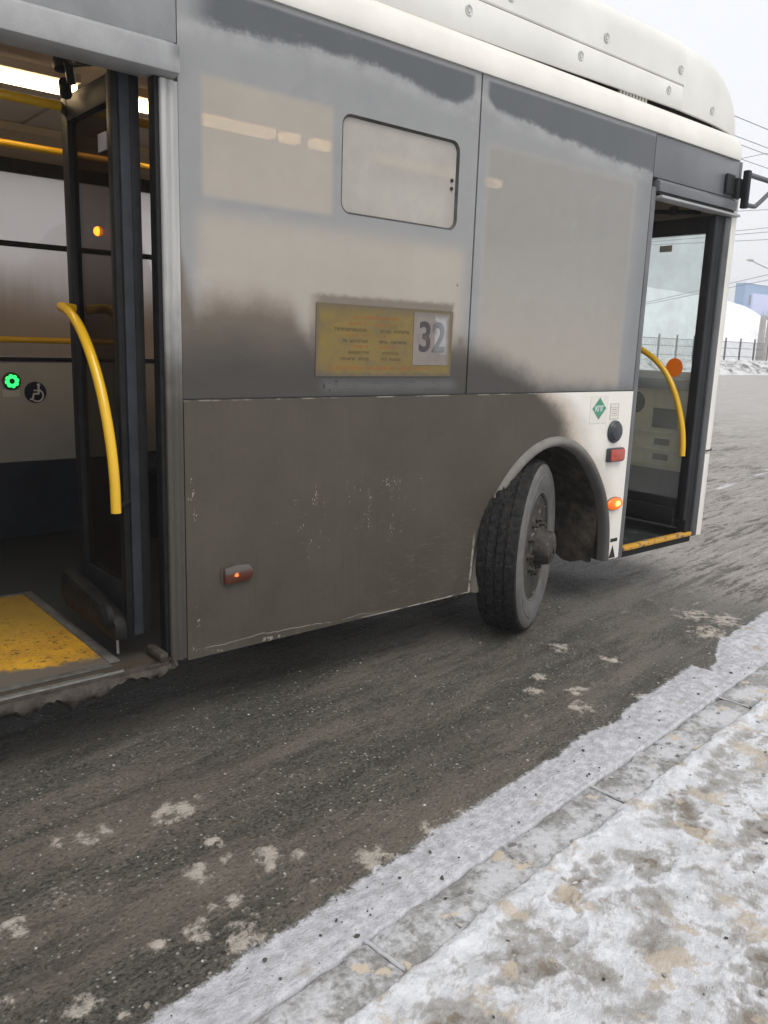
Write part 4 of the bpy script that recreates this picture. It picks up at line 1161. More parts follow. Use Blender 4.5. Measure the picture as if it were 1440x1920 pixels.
# front door leaf
l1 = leaf('front_door_leaf', 5.035, 5.075, 0.000, 0.720, 0.44, 2.40, 0.580, 2.298, M['frontglass'], 0.060)
disc((5.0515, 0.190, 1.452), (-1, 0, 0), 0.062).build('round_sticker', M['sticker'], l1)
MB().box(5.048, 5.0515, 0.295, 0.385, 2.200, 2.240).build('label', M['stickergrey'], l1)
h1 = spline([(5.0, 0.56, 1.600), (5.0, 0.466, 1.58), (5.0, 0.388, 1.547), (5.0, 0.291, 1.486), (5.0, 0.201, 1.395), (5.0, 0.123, 1.26), (5.0, 0.064, 1.089), (5.0, 0.042, 0.967), (5.0, 0.036, 0.879)], 40)
MB().tube([(5.034, 0.60, 1.60)] + h1, 0.0195, 16).build('grab_rail', M['yellow'], l1, angle=60)
MB().box(5.00, 5.034, 0.06, 0.70, 0.40, 0.52).build('bottom_guard', M['black'], l1, bevel=0.012)
lk = MB().tube([(5.0, 0.70, 2.42), (5.02, 0.45, 2.46)], 0.018, 8).tube([(5.02, 0.45, 2.46), (5.05, 0.12, 2.43)], 0.014, 8)
lk.lathe([(0.0, 0), (0.03, 0.004), (0.03, 0.05), (0.0, 0.055)], (5.0, 0.28, 2.42), (0, 0, 1), 10)
lk.build('top_linkage', M['frame'], l1)
brass = flat('worn_brass', (0.45, 0.25, 0.10), 0.4, 0.5, 0.2, 20)
MB().tube([(4.62, 0.30, 2.455), (4.60, 0.31, 2.42), (4.64, 0.32, 2.40), (4.61, 0.30, 2.37), (4.63, 0.30, 2.34)], [0.02, 0.028, 0.02, 0.024, 0.012], 9).build('door_motor', brass, bus)

# --- front door opening and the front corner
MB().box(4.300, 4.345, -0.004, 0.05, 0.285, 2.47).build('front_door_post', M['post'], bus, bevel=0.006)
MB().box(4.303, 5.262, 0.0, 0.05, 2.522, 2.748).build('front_quarter_panel', M['dark'], bus, bevel=0.003)
MB().prism([(-0.022, 2.448), (0.05, 2.448), (0.05, 2.515), (0.0, 2.518), (-0.022, 2.500)], 4.347, 5.235, axis='x').build('front_door_header', M['dark'], bus, bevel=0.003)
MB().box(4.352, 5.215, -0.018, 0.03, 2.428, 2.444).build('header_seal', M['black'], bus)
MB().prism([(-0.040, 2.412), (0.03, 2.408), (0.03, 2.424), (-0.036, 2.427)], 4.352, 5.262, axis='x').build('drip_rail', M['header'], bus, bevel=0.002)
MB().box(5.080, 5.150, 0.006, 0.07, 0.34, 2.405).build('front_jamb', M['frame'], bus, bevel=0.005)
MB().box(5.152, 5.222, -0.006, 0.06, 0.315, 2.405).build('jamb_trim', flat('dark_grey_jamb_trim', (0.060, 0.062, 0.066), 0.4, 0.45, 0.15, 6), bus, bevel=0.010)
MB().prism([(5.224, 0.0), (5.224, -0.004), (5.285, -0.004), (5.312, 0.012), (5.322, 0.045), (5.322, 0.12), (5.29, 0.12), (5.224, 0.02)], 0.318, 0.885, axis='z').prism([(5.224, 0.0), (5.224, -0.004), (5.285, -0.004), (5.312, 0.012), (5.322, 0.045), (5.322, 0.12), (5.29, 0.12), (5.224, 0.02)], 0.893, 2.520, axis='z').build('front_corner', M['white'], bus, angle=50)
MB().prism([(5.264, 0.0), (5.285, -0.003), (5.312, 0.012), (5.322, 0.045), (5.322, 0.12), (5.264, 0.12)], 2.523, 2.748, axis='z').build('corner_cap', M['dark'], bus, angle=50)
MB().tube([(5.224, -0.008, 0.905), (5.29, -0.010, 0.910), (5.325, 0.02, 0.915)], 0.005, 6).build('seam_clip', M['ink'], bus)
# front wall
MB().box(5.29, 5.318, 0.122, 2.38, 0.32, 1.42).build('front_panel', M['white'], bus)
MB().box(5.29, 5.318, 0.122, 2.38, 2.36, 2.85).build('front_dome', M['dark'], bus)
MB().box(5.17, 5.288, 0.07, 2.36, 2.375, 2.66).build('dome_liner', M['cove'], bus)
MB().box(5.297, 5.305, 0.122, 2.38, 1.422, 2.358).build('windscreen', M['screen'], bus)
# what stands behind the open front door: the inner front panel
dash = MB().box(5.190, 5.286, 0.07, 1.2, 0.36, 1.30).build('dash_panel', M['beige'], bus, bevel=0.006)
MB().box(5.150, 5.285, 0.06, 1.25, 1.302, 1.375).build('ledge', flat('grey_dash_ledge', (0.19, 0.20, 0.205), 0.5, 0.4, 0.1, 5), dash, bevel=0.012)
MB().box(5.172, 5.189, 0.07, 1.2, 0.36, 0.740).build('kick_panel', M['dashgrey'], dash, bevel=0.003)
MB().box(5.181, 5.1895, 0.205, 0.395, 1.03, 1.165).build('recess', M['dashgrey'], dash)
for (a, b) in ((0.910, 0.955), (0.805, 0.848)):
    MB().box(5.181, 5.1895, 0.250, 0.365, a, b).build('slot', M['dashgrey'], dash)
for zz in (0.995, 0.875, 0.770):
    MB().box(5.178, 5.1895, 0.08, 0.80, zz - 0.006, zz + 0.006).build('rib', M['beige'], dash)
MB().lathe([(0.075, 0.0), (0.075, 0.008), (0.055, 0.010), (0.05, 0.004), (0.0, 0.004)], (5.1895, 0.545, 1.195), (-1, 0, 0), 24).build('round_vent', M['dashgrey'], dash)

# --- roof: rail, curved skin, fairing of the gas cylinders
def profx(name, prof, x0, x1, m, bevel=0.0, angle=30, parent=bus):
    rows = [[(x0, y, z) for y, z in prof], [(x1, y, z) for y, z in prof]]
    mb = MB().grid(rows); n = len(prof)
    mb.f.append(tuple(range(n))); mb.f.append(tuple(range(2 * n - 1, n - 1, -1)))
    return mb.build(name, m, parent, bevel, angle=angle)
rail = [(0.03, 2.7505), (-0.010, 2.752), (-0.014, 2.765), (-0.013, 2.80), (-0.006, 2.845), (0.006, 2.872), (0.022, 2.890), (0.05, 2.902), (0.12, 2.912), (0.12, 2.76)]
# roof rail with a rounded front end
rows = []
for x, k in ((X0, 0), (5.10, 0), (5.20, 0.0), (5.255, 0.010), (5.290, 0.030), (5.312, 0.060), (5.318, 0.10)):
    rows.append([(x - (0.03 * max(0, (z - 2.84)) / 0.07 if x > 5.15 else 0), min(y + k, 0.119) if y < 0.1 else y, z) for y, z in rail])
rb = MB().grid(rows); rb.f.append(tuple(range(len(rail)))); rb.f.append(tuple((len(rows) - 1) * len(rail) + q for q in range(len(rail))))
rb.build('roof_rail', M['white'], bus, angle=40)
MB().box(X0, 5.29, 0.121, 2.38, 2.84, 2.875).build('roof_skin', M['white2'], bus)
MB().box(X0, 5.29, 2.382, 2.50, 0.32, 1.33).build('far_skirt', M['white'], bus)
MB().box(X0, 5.29, 2.382, 2.50, 2.46, 2.86).build('far_cant', M['white'], bus)
MB().box(X0 - 0.03, X0 - 0.002, 0.0, 2.5, 0.32, 2.86).build('rear_wall', M['white'], bus)
# fairing
FX = 4.578
rows = []
for x, zb in ((-3.2, 2.893), (2.2, 2.893), (3.2, 2.902), (4.0, 2.918), (FX - 0.004, 2.926)):
    rows.append([(x, y, z) for y, z in ((0.055, zb + .004), (0.036, zb), (0.031, zb + .008), (0.033, 3.048), (0.037, 3.054), (0.055, 3.054))])
fs_ = MB().grid(rows); fs_.f += [tuple(range(6)), tuple(24 + q for q in range(5, -1, -1))]
fs_.build('fairing_strip', M['white2'], bus)
upp = [(0.060, 3.0585), (0.038, 3.0585), (0.034, 3.065), (0.036, 3.20), (0.042, 3.245), (0.058, 3.280), (0.085, 3.305), (0.13, 3.325), (0.25, 3.35), (0.50, 3.37), (1.25, 3.38), (1.25, 3.30), (0.2, 3.28), (0.060, 3.2)]
MUP = profx('fairing_panel', upp, -3.2, FX, M['white2'])
# mirror half of the fairing on the far side, out of view
profx('fairing_panel', [(2.5 - y, z) for y, z in upp], -3.2, FX, M['white2'])
MB().box(-3.2, 5.0, 0.075, 2.42, 2.88, 3.04).build('cylinder_frame', M['black'], bus)
# nose of the fairing
NL = 0.80
xs_n = [NL * q for q in (0, 0.09, 0.2, 0.34, 0.48, 0.62, 0.74, 0.84, 0.92, 0.97, 0.995)]
def nose_top(u):   # height of the silhouette along the nose
    t = u / NL
    return 2.93 + (3.305 - 2.93) * max(0.0, 1 - t ** 2.5) ** 0.56
rows = []
for u in xs_n:
    x = FX + 0.006 + u; zt = nose_top(u); k = 0.010 + 0.085 * (u / NL) ** 4
    zb = 2.930 - 0.012 * u / NL
    hgt = zt - zb
    r_ = []
    for (fy, fz) in ((0.02, 0.0), (0.004, -0.0), (0.0, 0.06), (0.0, 0.35), (0.002, 0.62), (0.010, 0.80), (0.028, 0.92), (0.055, 0.985), (0.10, 1.03), (0.25, 1.08), (0.6, 1.11), (1.2, 1.12)):
        r_.append((x, 0.028 + k * min(1, 1) + fy, zb + hgt * fz))
    rows.append(r_)
nb = MB().grid(rows)
x_end = FX + 0.006 + 0.672
nb.f.append(tuple(range(12)))
nb.f.append(tuple((len(rows) - 1) * 12 + q for q in range(11, -1, -1)))
nb.build('fairing_nose', M['white2'], bus, angle=50)
rows = [[(a, 2.5 - b, c) for a, b, c in r_] for r_ in rows]
nb = MB().grid(rows); nb.f.append(tuple(range(12))); nb.f.append(tuple((len(rows) - 1) * 12 + q for q in range(11, -1, -1)))
nb.build('fairing_nose', M['white2'], bus, angle=50)
# countersunk bolts
bz = flat('grey_bolt', (0.46, 0.46, 0.44), 0.4, 0.5, 0.3, 60)
bcup = MB().lathe([(0.023, 0.0), (0.023, 0.0035), (0.0195, 0.0042), (0.014, 0.0005), (0.009, 0.0005), (0.008, 0.004), (0.0, 0.0045)], (0, 0, 0), (0, -1, 0), 18)
bmesh_ = bcup.mesh('fairing_bolt', bz, 0, 30)
for (x, z, y) in ((3.075, 3.125, 0.0335), (3.815, 3.128, 0.0335), (4.530, 3.133, 0.0335), (2.33, 3.125, 0.0335), (1.59, 3.125, 0.0335), (0.85, 3.125, 0.0335),
                  (2.806, 2.996, 0.0325), (3.612, 2.996, 0.0325), (4.425, 3.003, 0.0325), (2.0, 2.996, 0.0325), (1.2, 2.996, 0.0325), (4.925, 2.992, 0.040)):
    link('fairing_bolt', bmesh_, bus, loc=(x, y, z))
gr = MB()
for k in range(9):
    gr.box(4.00 + k * 0.030, 4.016 + k * 0.030, 0.055, 0.070, 2.905, 2.927)
gr.build('vent_grille', M['white2'], bus)

# --- mirror arm at the front corner
arm = MB().box(5.085, 5.185, -0.022, -0.001, 2.535, 2.655).box(5.185, 5.245, -0.040, -0.006, 2.520, 2.640)
arm.build('mirror_bracket', M['frame'], bus, bevel=0.008)
mm = flat('dusty_dark_arm_enamel', (0.085, 0.088, 0.095), 0.4, 0.5, 0.1, 10)
ma = MB().box(5.240, 5.280, -0.075, -0.035, 2.462, 2.690).build('mirror_arm', M['frame'], bus, bevel=0.006)
MB().tube([(5.262, -0.055, 2.668), (5.567, -0.055, 2.668), (5.75, -0.09, 2.66), (5.86, -0.2, 2.60), (5.88, -0.26, 2.50)], 0.016, 12).build('tube', mm, ma, angle=60)
MB().tube(spline([(5.262, -0.055, 2.488), (5.38, -0.055, 2.490), (5.43, -0.056, 2.508), (5.60, -0.058, 2.615), (5.68, -0.07, 2.658)], 18), 0.0145, 12).build('tube', mm, ma, angle=60)
MB().prism(rrect(-0.36, -0.16, 2.06, 2.50, 0.05), 5.84, 5.92, axis='x').build('mirror_head', M['frame'], ma, bevel=0.015)

# --- small fittings on the white strip beside the arch
dec = MB().prism(rrect(3.885, 4.052, 1.138, 1.295, 0.006), -0.0080, -0.0066).build('gas_decal', M['paper'], bus)
MB().prism([(3.968 - 0.065, 1.222), (3.968, 1.222 + 0.062), (3.968 + 0.065, 1.222), (3.968, 1.222 - 0.062)], -0.0096, -0.0082).build('diamond', M['green'], dec)
text_mesh('КПГ', 0.042, M['whiteink'], 'lettering', dec, (3.968, -0.0100, 1.220), 1.0, bold=0.001, depth=0.0003)
dm = MB().box(4.078, 4.160, -0.0076, -0.0066, 1.157, 1.248).build('form_decal', M['paper'], bus)
fr = MB()
for z in (1.157, 1.178, 1.201, 1.224, 1.246): fr.box(4.078, 4.160, -0.0084, -0.0078, z, z + 0.0025)
for x in (4.078, 4.1575): fr.box(x, x + 0.0025, -0.0088, -0.0078, 1.157, 1.2485)
for z in (1.188, 1.211): fr.box(4.095, 4.145, -0.0088, -0.0078, z, z + 0.005)
fr.build('form_lines', M['faint'], dm)
capo = MB().lathe([(0.066, 0.0), (0.066, 0.010), (0.058, 0.020), (0.052, 0.020), (0.047, 0.028), (0.030, 0.034), (0.0, 0.036)], (4.135, -0.006, 1.083), (0, -1, 0), 32).build('filler_cap', M['cap'], bus, angle=25)
MB().prism(rrect(4.075, 4.228, 0.905, 0.987, 0.012), -0.030, -0.0065).build('reflector_base', M['cap'], bus, bevel=0.004)
MB().prism(rrect(4.082, 4.222, 0.911, 0.981, 0.014), -0.040, -0.0305).build('reflector', M['lens_red'], bus, bevel=0.008)
def oval(cx, cz, rx, rz, y0, dep, m, name):
    rows = []
    for k in range(7):
        t = k / 6 * math.pi / 2
        rows.append([(cx + rx * math.cos(t) * math.cos(a), y0 - dep * math.sin(t), cz + rz * math.cos(t) * math.sin(a)) for a in np.linspace(0, 2 * math.pi, 25)])
    return MB().grid(rows).build(name, m, bus, angle=70)
MB().prism([(4.20 + 0.082 * math.cos(a), 0.645 + 0.041 * math.sin(a)) for a in np.linspace(0, 2 * math.pi, 28, endpoint=False)], -0.012, -0.0065).build('marker_base', M['cap'], bus)
oval(4.20, 0.645, 0.078, 0.038, -0.012, 0.024, mat_lamp('lit_amber_lens', (1.0, 0.62, 0.12), 3.5, (0.80, 0.13, 0.01), 4.205, 0.648, 0.05, 0.03, 0.55), 'side_marker')
# muddy marker near the centre door
g = G('muddy_amber_lens')
lm = g.sm(0.62, 0.64, g.z + (g.noise(20, 3) - 0.5) * 0.03)
rr = g.m('SQRT', g.m('POWER', (g.x - 1.598) / 0.014, 2.0) + g.m('POWER', (g.z - 0.619) / 0.012, 2.0)) + (g.noise(80, 3) - 0.5) * 1.6
bul = g.sm(1.0, 0.3, rr)
cc = g.mix(lm, (0.075, 0.022, 0.013), (0.085, 0.076, 0.066))
M['mudlamp'] = g.done(g.bsdf(cc, 0.35, 0.4, emit=g.mix(bul, (0.4, 0.06, 0.015), (1.0, 0.20, 0.03)), estr=bul * 1.3 + 0.015 * g.inv(lm)))
MB().prism(rrect(1.535, 1.690, 0.577, 0.667, 0.03), -0.010, -0.0065).build('marker_base', M['lower'], bus)
MB().prism([(1.548, 0.585), (1.66, 0.588), (1.684, 0.622), (1.66, 0.655), (1.60, 0.660), (1.548, 0.650)], -0.028, -0.0102).build('side_marker', M['mudlamp'], bus, bevel=0.007)
jk = MB().prism([(4.196, 0.302), (4.262, 0.302), (4.228, 0.382)], -0.0076, -0.0066).build('jack_mark', M['ink'], bus)
MB().box(4.200, 4.270, -0.0076, -0.0066, 0.404, 0.425).build('bar', M['ink'], jk)

# --- inside: floor, walls, ceiling, rails, lamps
MB().box(X0, 0.06, 0.07, 2.38, 0.30, 0.322).box(0.06, 1.30, 0.0055, 2.38, 0.30, 0.322).box(1.30, 2.86, 0.07, 2.38, 0.30, 0.322).box(2.86, 4.24, 0.66, 1.84, 0.30, 0.322).box(4.24, 5.28, 0.06, 2.38, 0.30, 0.322).build('floor', M['floor'], bus)
MB().box(0.06, 1.30, -0.035, 0.005, 0.290, 0.326).build('centre_sill', M['crust'], bus, bevel=0.004)
so = MB().box(0.06, 1.12, -0.034, -0.026, 0.3265, 0.334).box(0.06, 1.05, -0.016, -0.010, 0.3265, 0.332).build('sill_strip', M['steel'], bus)
MB().box(0.22, 1.105, 0.075, 1.100, 0.3225, 0.331).build('folding_ramp', M['ramp'], bus, bevel=0.003)
MB().box(1.108, 1.150, 0.075, 1.14, 0.3225, 0.330).box(0.22, 1.107, 1.102, 1.14, 0.3225, 0.330).box(0.22, 1.107, 0.040, 0.072, 0.3225, 0.330).build('ramp_frame', flat('worn_grey_ramp_frame', (0.085, 0.082, 0.076), 0.45, 0.4, 0.35, 20), bus, bevel=0.002)
# crust of frozen mud hanging from the sill
rows = []; rc = random.Random(9)
nxr = 240
for i in range(nxr + 1):
    x = 0.05 + 1.27 * i / nxr
    base = float(np.interp(x, [0.05, 0.5, 0.69, 0.79, 0.84, 0.88, 0.90, 0.955, 1.0, 1.04, 1.054, 1.09, 1.125, 1.2, 1.26, 1.275, 1.32], [0.29, 0.28, 0.284, 0.272, 0.285, 0.262, 0.255, 0.248, 0.25, 0.262, 0.275, 0.28, 0.292, 0.296, 0.282, 0.290, 0.312]))
    def p1(f, sd): return float(pn(np.array([x * f]), np.array([1.37]), sd)[0])
    jag = 0.020 * p1(11, 301) + 0.034 * min(0.0, 0.10 + p1(24, 302)) + 0.022 * min(0.0, p1(58, 303)) + rc.uniform(-.002, .002)
    zb = base + jag - 0.004
    out = 0.010 + 0.020 * max(0.0, p1(9, 305) + 0.2) + 0.010 * max(0.0, p1(40, 306)) + rc.uniform(0, .002)
    top = 0.322 - 0.004 * abs(math.sin(x * 27)) - 0.005
    rows.append([(x, -0.030, top), (x, -0.038 - out * 0.5, top - 0.012), (x + rc.uniform(-.003, .003), -0.040 - out, (top * 0.45 + zb * 0.55)), (x, -0.036 - out * 0.6, zb + 0.012), (x, -0.022, zb), (x, 0.004, zb + 0.008), (x, 0.003, top)])
MB().grid(rows).build('mud_crust', M['crust'], bus, kind='stuff', angle=80)
# lump at the pillar foot
MB().box(1.262, 1.300, -0.036, 0.10, 0.322, 0.362).build('pillar_foot', M['crust'], bus, bevel=0.012)
MB().box(4.345, 5.15, -0.010, 0.035, 0.325, 0.352).build('front_sill', M['sill'], bus, bevel=0.004)
MB().box(4.345, 5.150, 0.0, 0.06, 0.285, 0.3235).build('front_sill_base', M['black'], bus)
# far wall
MB().box(X0, 5.28, 2.335, 2.380, 0.775, 1.37).build('wall_panel', M['wallgrey'], bus)
MB().box(X0, 5.28, 2.30, 2.380, 0.323, 0.774).build('wall_kick', M['navy'], bus)
MB().box(X0, 5.28, 2.325, 2.380, 1.371, 1.395).build('window_sill_trim', M['black'], bus)
for (a, b) in ((-2.4, -0.35), (-0.30, 1.22), (1.27, 3.05), (3.10, 4.55)):
    wv = MB().box(a, b, 2.352, 2.362, 1.396, 2.425).build('far_window', M['farwin'], bus)
    MB().box(a, b, 2.340, 2.351, 2.020, 2.052).build('window_bar', M['black'], wv)
for x in (-2.42, -0.325, 1.245, 3.075, 4.575):
    MB().box(x - 0.026, x + 0.026, 2.34, 2.379, 1.396, 2.45).build('window_post', M['black'], bus)
MB().box(X0, 5.28, 2.335, 2.379, 2.426, 2.50).build('window_head', M['black'], bus)
MB().box(X0, -2.46, 2.35, 2.379, 1.396, 2.425).build('rear_far_wall', M['wallgrey'], bus)
MB().prism([(2.20, 2.62), (2.378, 2.502), (2.378, 2.66), (2.20, 2.66)], X0, 5.25, axis='x').build('cove', M['cove'], bus)
MB().box(X0, 5.28, 0.062, 2.378, 2.662, 2.70).build('ceiling', M['ceil'], bus)
for x in (0.40, 1.55, 2.7, 3.85):
    MB().box(x - 0.006, x + 0.006, 0.10, 2.19, 2.656, 2.661).build('ceiling_joint', M['cove'], bus)
lampm = emis('warm_led_strip', (1.0, 0.74, 0.42), 7.5)
for (a, b) in ((-0.9, 0.30), (0.36, 1.352), (1.605, 2.315), (2.36, 2.46), (2.54, 2.665), (2.95, 3.95)):
    hsg = MB().box(a - 0.004, b + 0.004, 0.79, 0.91, 2.546, 2.58).build('lamp_housing', M['ceil'], bus)
    MB().box(a, b, 0.818, 0.880, 2.506, 2.5455).build('lamp_diffuser', lampm, hsg, bevel=0.006)
    MB().box((a + b) / 2 - 0.02, (a + b) / 2 + 0.02, 0.83, 0.87, 2.581, 2.661).build('lamp_hanger', M['ceil'], hsg)
# handrails
MB().tube([(-1.5, 0.60, 2.395), (4.0, 0.60, 2.395)], 0.018, 12).build('ceiling_rail', M['yellow'], bus)
MB().tube([(-1.5, 1.02, 2.312), (4.0, 1.02, 2.312)], 0.015, 12).build('ceiling_rail', M['yellow'], bus)
MB().tube([(-0.2, 2.27, 1.497), (1.83, 2.27, 1.497), (2.2, 2.27, 1.497)], 0.018, 12).build('wall_rail', M['yellow'], bus)
MB().tube([(1.62, 0.62, 2.66), (1.66, 0.62, 2.2), (1.70, 0.62, 1.9), (1.70, 0.62, 0.323)], 0.018, 12).build('stanchion', M['yellow'], bus)
MB().lathe([(0.0, -0.05), (0.035, -0.045), (0.035, 0.045), (0.0, 0.05)], (1.675, 0.62, 2.10), (0, 0, 1), 12).build('rail_clamp', M['frame'], bus)
MB().tube([(1.70, 0.62, 1.38), (2.3, 0.62, 1.38)], 0.018, 12).build('seat_rail', M['yellow'], bus)
st_ = flat('dark_blue_seat_fabric', (0.022, 0.026, 0.040), 0.8, 0.2, 0.2, 30)
for (sx, sy) in ((1.95, 0.42), (1.95, 1.9), (2.75, 1.9)):
    se = MB().box(sx, sx + 0.42, sy - 0.21, sy + 0.21, 0.74, 0.83).build('seat_cushion', st_, bus, bevel=0.03)
    MB().prism([(sx - 0.02, 0.80), (sx + 0.07, 0.80), (sx - 0.02, 1.42), (sx - 0.08, 1.42)], sy - 0.21, sy + 0.21).build('seat_back', st_, se, bevel=0.02)
    MB().box(sx + 0.15, sx + 0.25, sy - 0.04, sy + 0.04, 0.323, 0.74).build('seat_leg', M['frame'], se)
# request button and wheelchair sticker on the far wall
bt = MB().lathe([(0.052, 0), (0.052, 0.012), (0.044, 0.016), (0.0, 0.016)], (1.456, 2.335, 1.256), (0, -1, 0), 24).build('stop_button', flat('dark_green_button', (0.01, 0.05, 0.025), 0.4), bus)
gl = emis('lit_green_leds', (0.03, 1.0, 0.16), 1.3)
for k in range(8):
    a = 2 * math.pi * k / 8 + 0.2
    MB().lathe([(0.0125, 0), (0.0125, 0.003), (0.0, 0.005)], (1.456 + 0.028 * math.cos(a), 2.319, 1.256 + 0.028 * math.sin(a)), (0, -1, 0), 10).build('led', gl, bt)
MB().box(1.405, 1.500, 2.332, 2.3345, 1.165, 1.205).build('paper_label', flat('grey_label', (0.52, 0.51, 0.48), 0.6), bus)
wx, wz = 1.590, 1.188
ws = disc((wx, 2.335, wz), (0, -1, 0), 0.064, 0.002, 36).build('wheelchair_sticker', M['bluedisc'], bus)
sy = MB()
yy = 2.3318
def seg2(pts, r=0.0045):
    for a, b in zip(pts[:-1], pts[1:]):
        a, b = Vector(a), Vector(b); dn_ = (b - a).normalized(); n_ = Vector((-dn_.y, dn_.x)) * r
        q = [a + n_ - dn_ * r * .6, b + n_ + dn_ * r * .6, b - n_ + dn_ * r * .6, a - n_ - dn_ * r * .6]
        sy.prism([(wx + p.x, wz + p.y) for p in q], yy - 0.001 - 0.00003 * len(sy.f), yy)
sy.prism([(wx + 0.019 + 0.0095 * math.cos(a), wz + 0.045 + 0.0095 * math.sin(a)) for a in np.linspace(0, 2 * math.pi, 14, endpoint=False)], yy - 0.001, yy)
seg2([(0.019, 0.036), (0.017, -0.006)], 0.006); seg2([(0.017, 0.012), (-0.008, 0.012)], 0.004); seg2([(0.018, -0.008), (-0.010, -0.008), (-0.020, -0.040), (-0.032, -0.040)], 0.005)
arc = [(0.008 + 0.035 * math.cos(a), -0.018 + 0.035 * math.sin(a)) for a in np.radians(np.linspace(-150, 68, 16))]
seg2(arc, 0.0042)
sy.build('wheelchair_symbol', M['whiteink'], ws)

# ================================================================== BACKGROUND
def lerp(a, b, t): return a + (b - a) * t
# rough bank of ploughed snow along the far side of the road
def bank_z(X, Y):
    t = (Y - 28.6) / 3.6
    prof = np.interp(t, [0, 0.12, 0.3, 0.55, 0.8, 1.0], [0.0, 0.35, 0.75, 1.05, 1.12, 0.9])
    n = fbm(X * 0.9, Y * 0.9, 4, 140) * 0.22 + fbm(X * 3.0, Y * 3, 3, 143) * 0.18
    rough = sst(0.0, 0.1, t) * sst(0.75, 0.5, t)
    return prof + n * (0.25 + rough) * sst(0, 0.06, t) - 0.03, {'rough': rough}
g = G('ploughed_snow_with_rubble')
r_ = g.attr('rough'); n = g.noise(1.6, 5, 0.7); n2 = g.noise(0.5, 3)
c = g.mix(g.sm(0.30, 0.60, n + (n2 - 0.5) * 0.4) , (0.10, 0.098, 0.095), (0.62, 0.62, 0.63))
c = g.mix(r_, g.mix(g.sm(0.3, 0.7, n2), (0.42, 0.42, 0.42), (0.62, 0.62, 0.63)), c)
M['bank'] = g.done(g.bsdf(c, 0.8, 0.2, normal=g.bump(n, 0.6, 0.1)))
sheet('snow_bank', axis_pts([(10, 50, 1.0), (50, 85, 0.18), (85, 160, 1.5)]), axis_pts([(28.6, 32.2, 0.12)]), bank_z, M['bank'], ('rough',))

# railing on top of the bank
M['rail'] = flat('dark_iron_railing', (0.055, 0.057, 0.062), 0.5, 0.4, 0.1, 2)
fence = thing('iron_fence', 'dark iron picket fence along the top of the ploughed snow bank', 'fence', (30, 33.2, 0.6))
FY = 33.2
pk = MB()
for i in range(0, 27):
    x = 40 + i * 2.6
    MB().box(x - 0.05, x + 0.05, FY - 0.05, FY + 0.05, 0.6, 2.95).build('post', M['rail'], fence)
    if i < 26:
        for z in (1.35, 2.05, 2.60):
            MB().box(x + 0.051, x + 2.549, FY - 0.02, FY + 0.02, z, z + 0.045).build('fence_rail', M['rail'], fence)
        for k in range(1, 13):
            pk.box(x + k * 0.2 - 0.011, x + k * 0.2 + 0.011, FY - 0.011, FY + 0.011, 1.1, 2.62)
pk.build('picket', M['rail'], fence, kind='stuff')

# snow-covered slope behind the fence
def slope_z(X, Y):
    u = np.interp(X, [20, 60, 88.7, 92, 96.4, 97.5, 98.6, 101, 106], [8.6, 8.2, 7.6, 7.2, 6.4, 5.2, 3.4, 1.5, 0.3])
    v = sst(36, 45, Y) * sst(75, 55, Y)
    return u * v + 0.25 * fbm(X * 0.2, Y * 0.2, 3, 150) * v - 0.02, {}
sheet('snow_slope', axis_pts([(20, 80, 2), (80, 106, 0.5)]), axis_pts([(36, 75, 1.0)]), slope_z, M['snow'], ())

# low grey shed roof at the foot of the slope
shed = thing('shed', 'small grey hut at the foot of the snow slope behind the fence', 'shed', (97.5, 44, 0.4))
MB().box(96.0, 98.6, 43.0, 45.2, 0.4, 4.3).build('wall', flat('grey_hut_boards', (0.20, 0.21, 0.23), 0.7), shed)
MB().box(95.8, 98.8, 42.8, 45.4, 4.31, 4.5).build('roof', M['snow'], shed)
MB().box(96.6, 97.5, 42.97, 42.999, 2.6, 3.6).build('window', flat('dark_hut_window', (0.04, 0.045, 0.05), 0.2), shed)

# blue building far off, with a row of windows
M['blue'] = flat('pale_blue_cladding', (0.20, 0.33, 0.52), 0.6, 0.3, 0.05, 0.1)
bl = thing('blue_building', 'pale blue flat-roofed building standing far off beyond the snow slope', 'building', (205, 80, 0))
MB().box(163.0, 240, 80, 82, 0, 15.6).build('wall', M['blue'], bl)
MB().box(162.8, 240.3, 79.8, 82.2, 15.61, 15.9).build('roof', M['snow'], bl)
wm = flat('dark_blue_window_glass', (0.09, 0.13, 0.19), 0.15, 0.5, 0.1, 0.2)
for r in range(3):
    for k in range(18):
        x = 164 + k * 4.1
        MB().box(x + 1, x + 3.6, 79.93, 79.998, 3.0 + r * 4.2, 5.0 + r * 4.2).build('window', wm, bl)

# billboard on a post
M['lilac'] = flat('pale_lilac_board', (0.52, 0.56, 0.78), 0.5, 0.4, 0.03, 0.2)
bb = thing('billboard', 'blank pale lilac billboard on a steel post beside the blue building', 'billboard', (99, 45, 0))
MB().box(96.0, 103.5, 44.8, 45.1, 5.9, 8.6).build('board', M['lilac'], bb, bevel=0.05)
MB().tube([(99.8, 45.3, 0.3), (99.8, 45.3, 8.2)], 0.2, 10).build('post', M['rail'], bb)

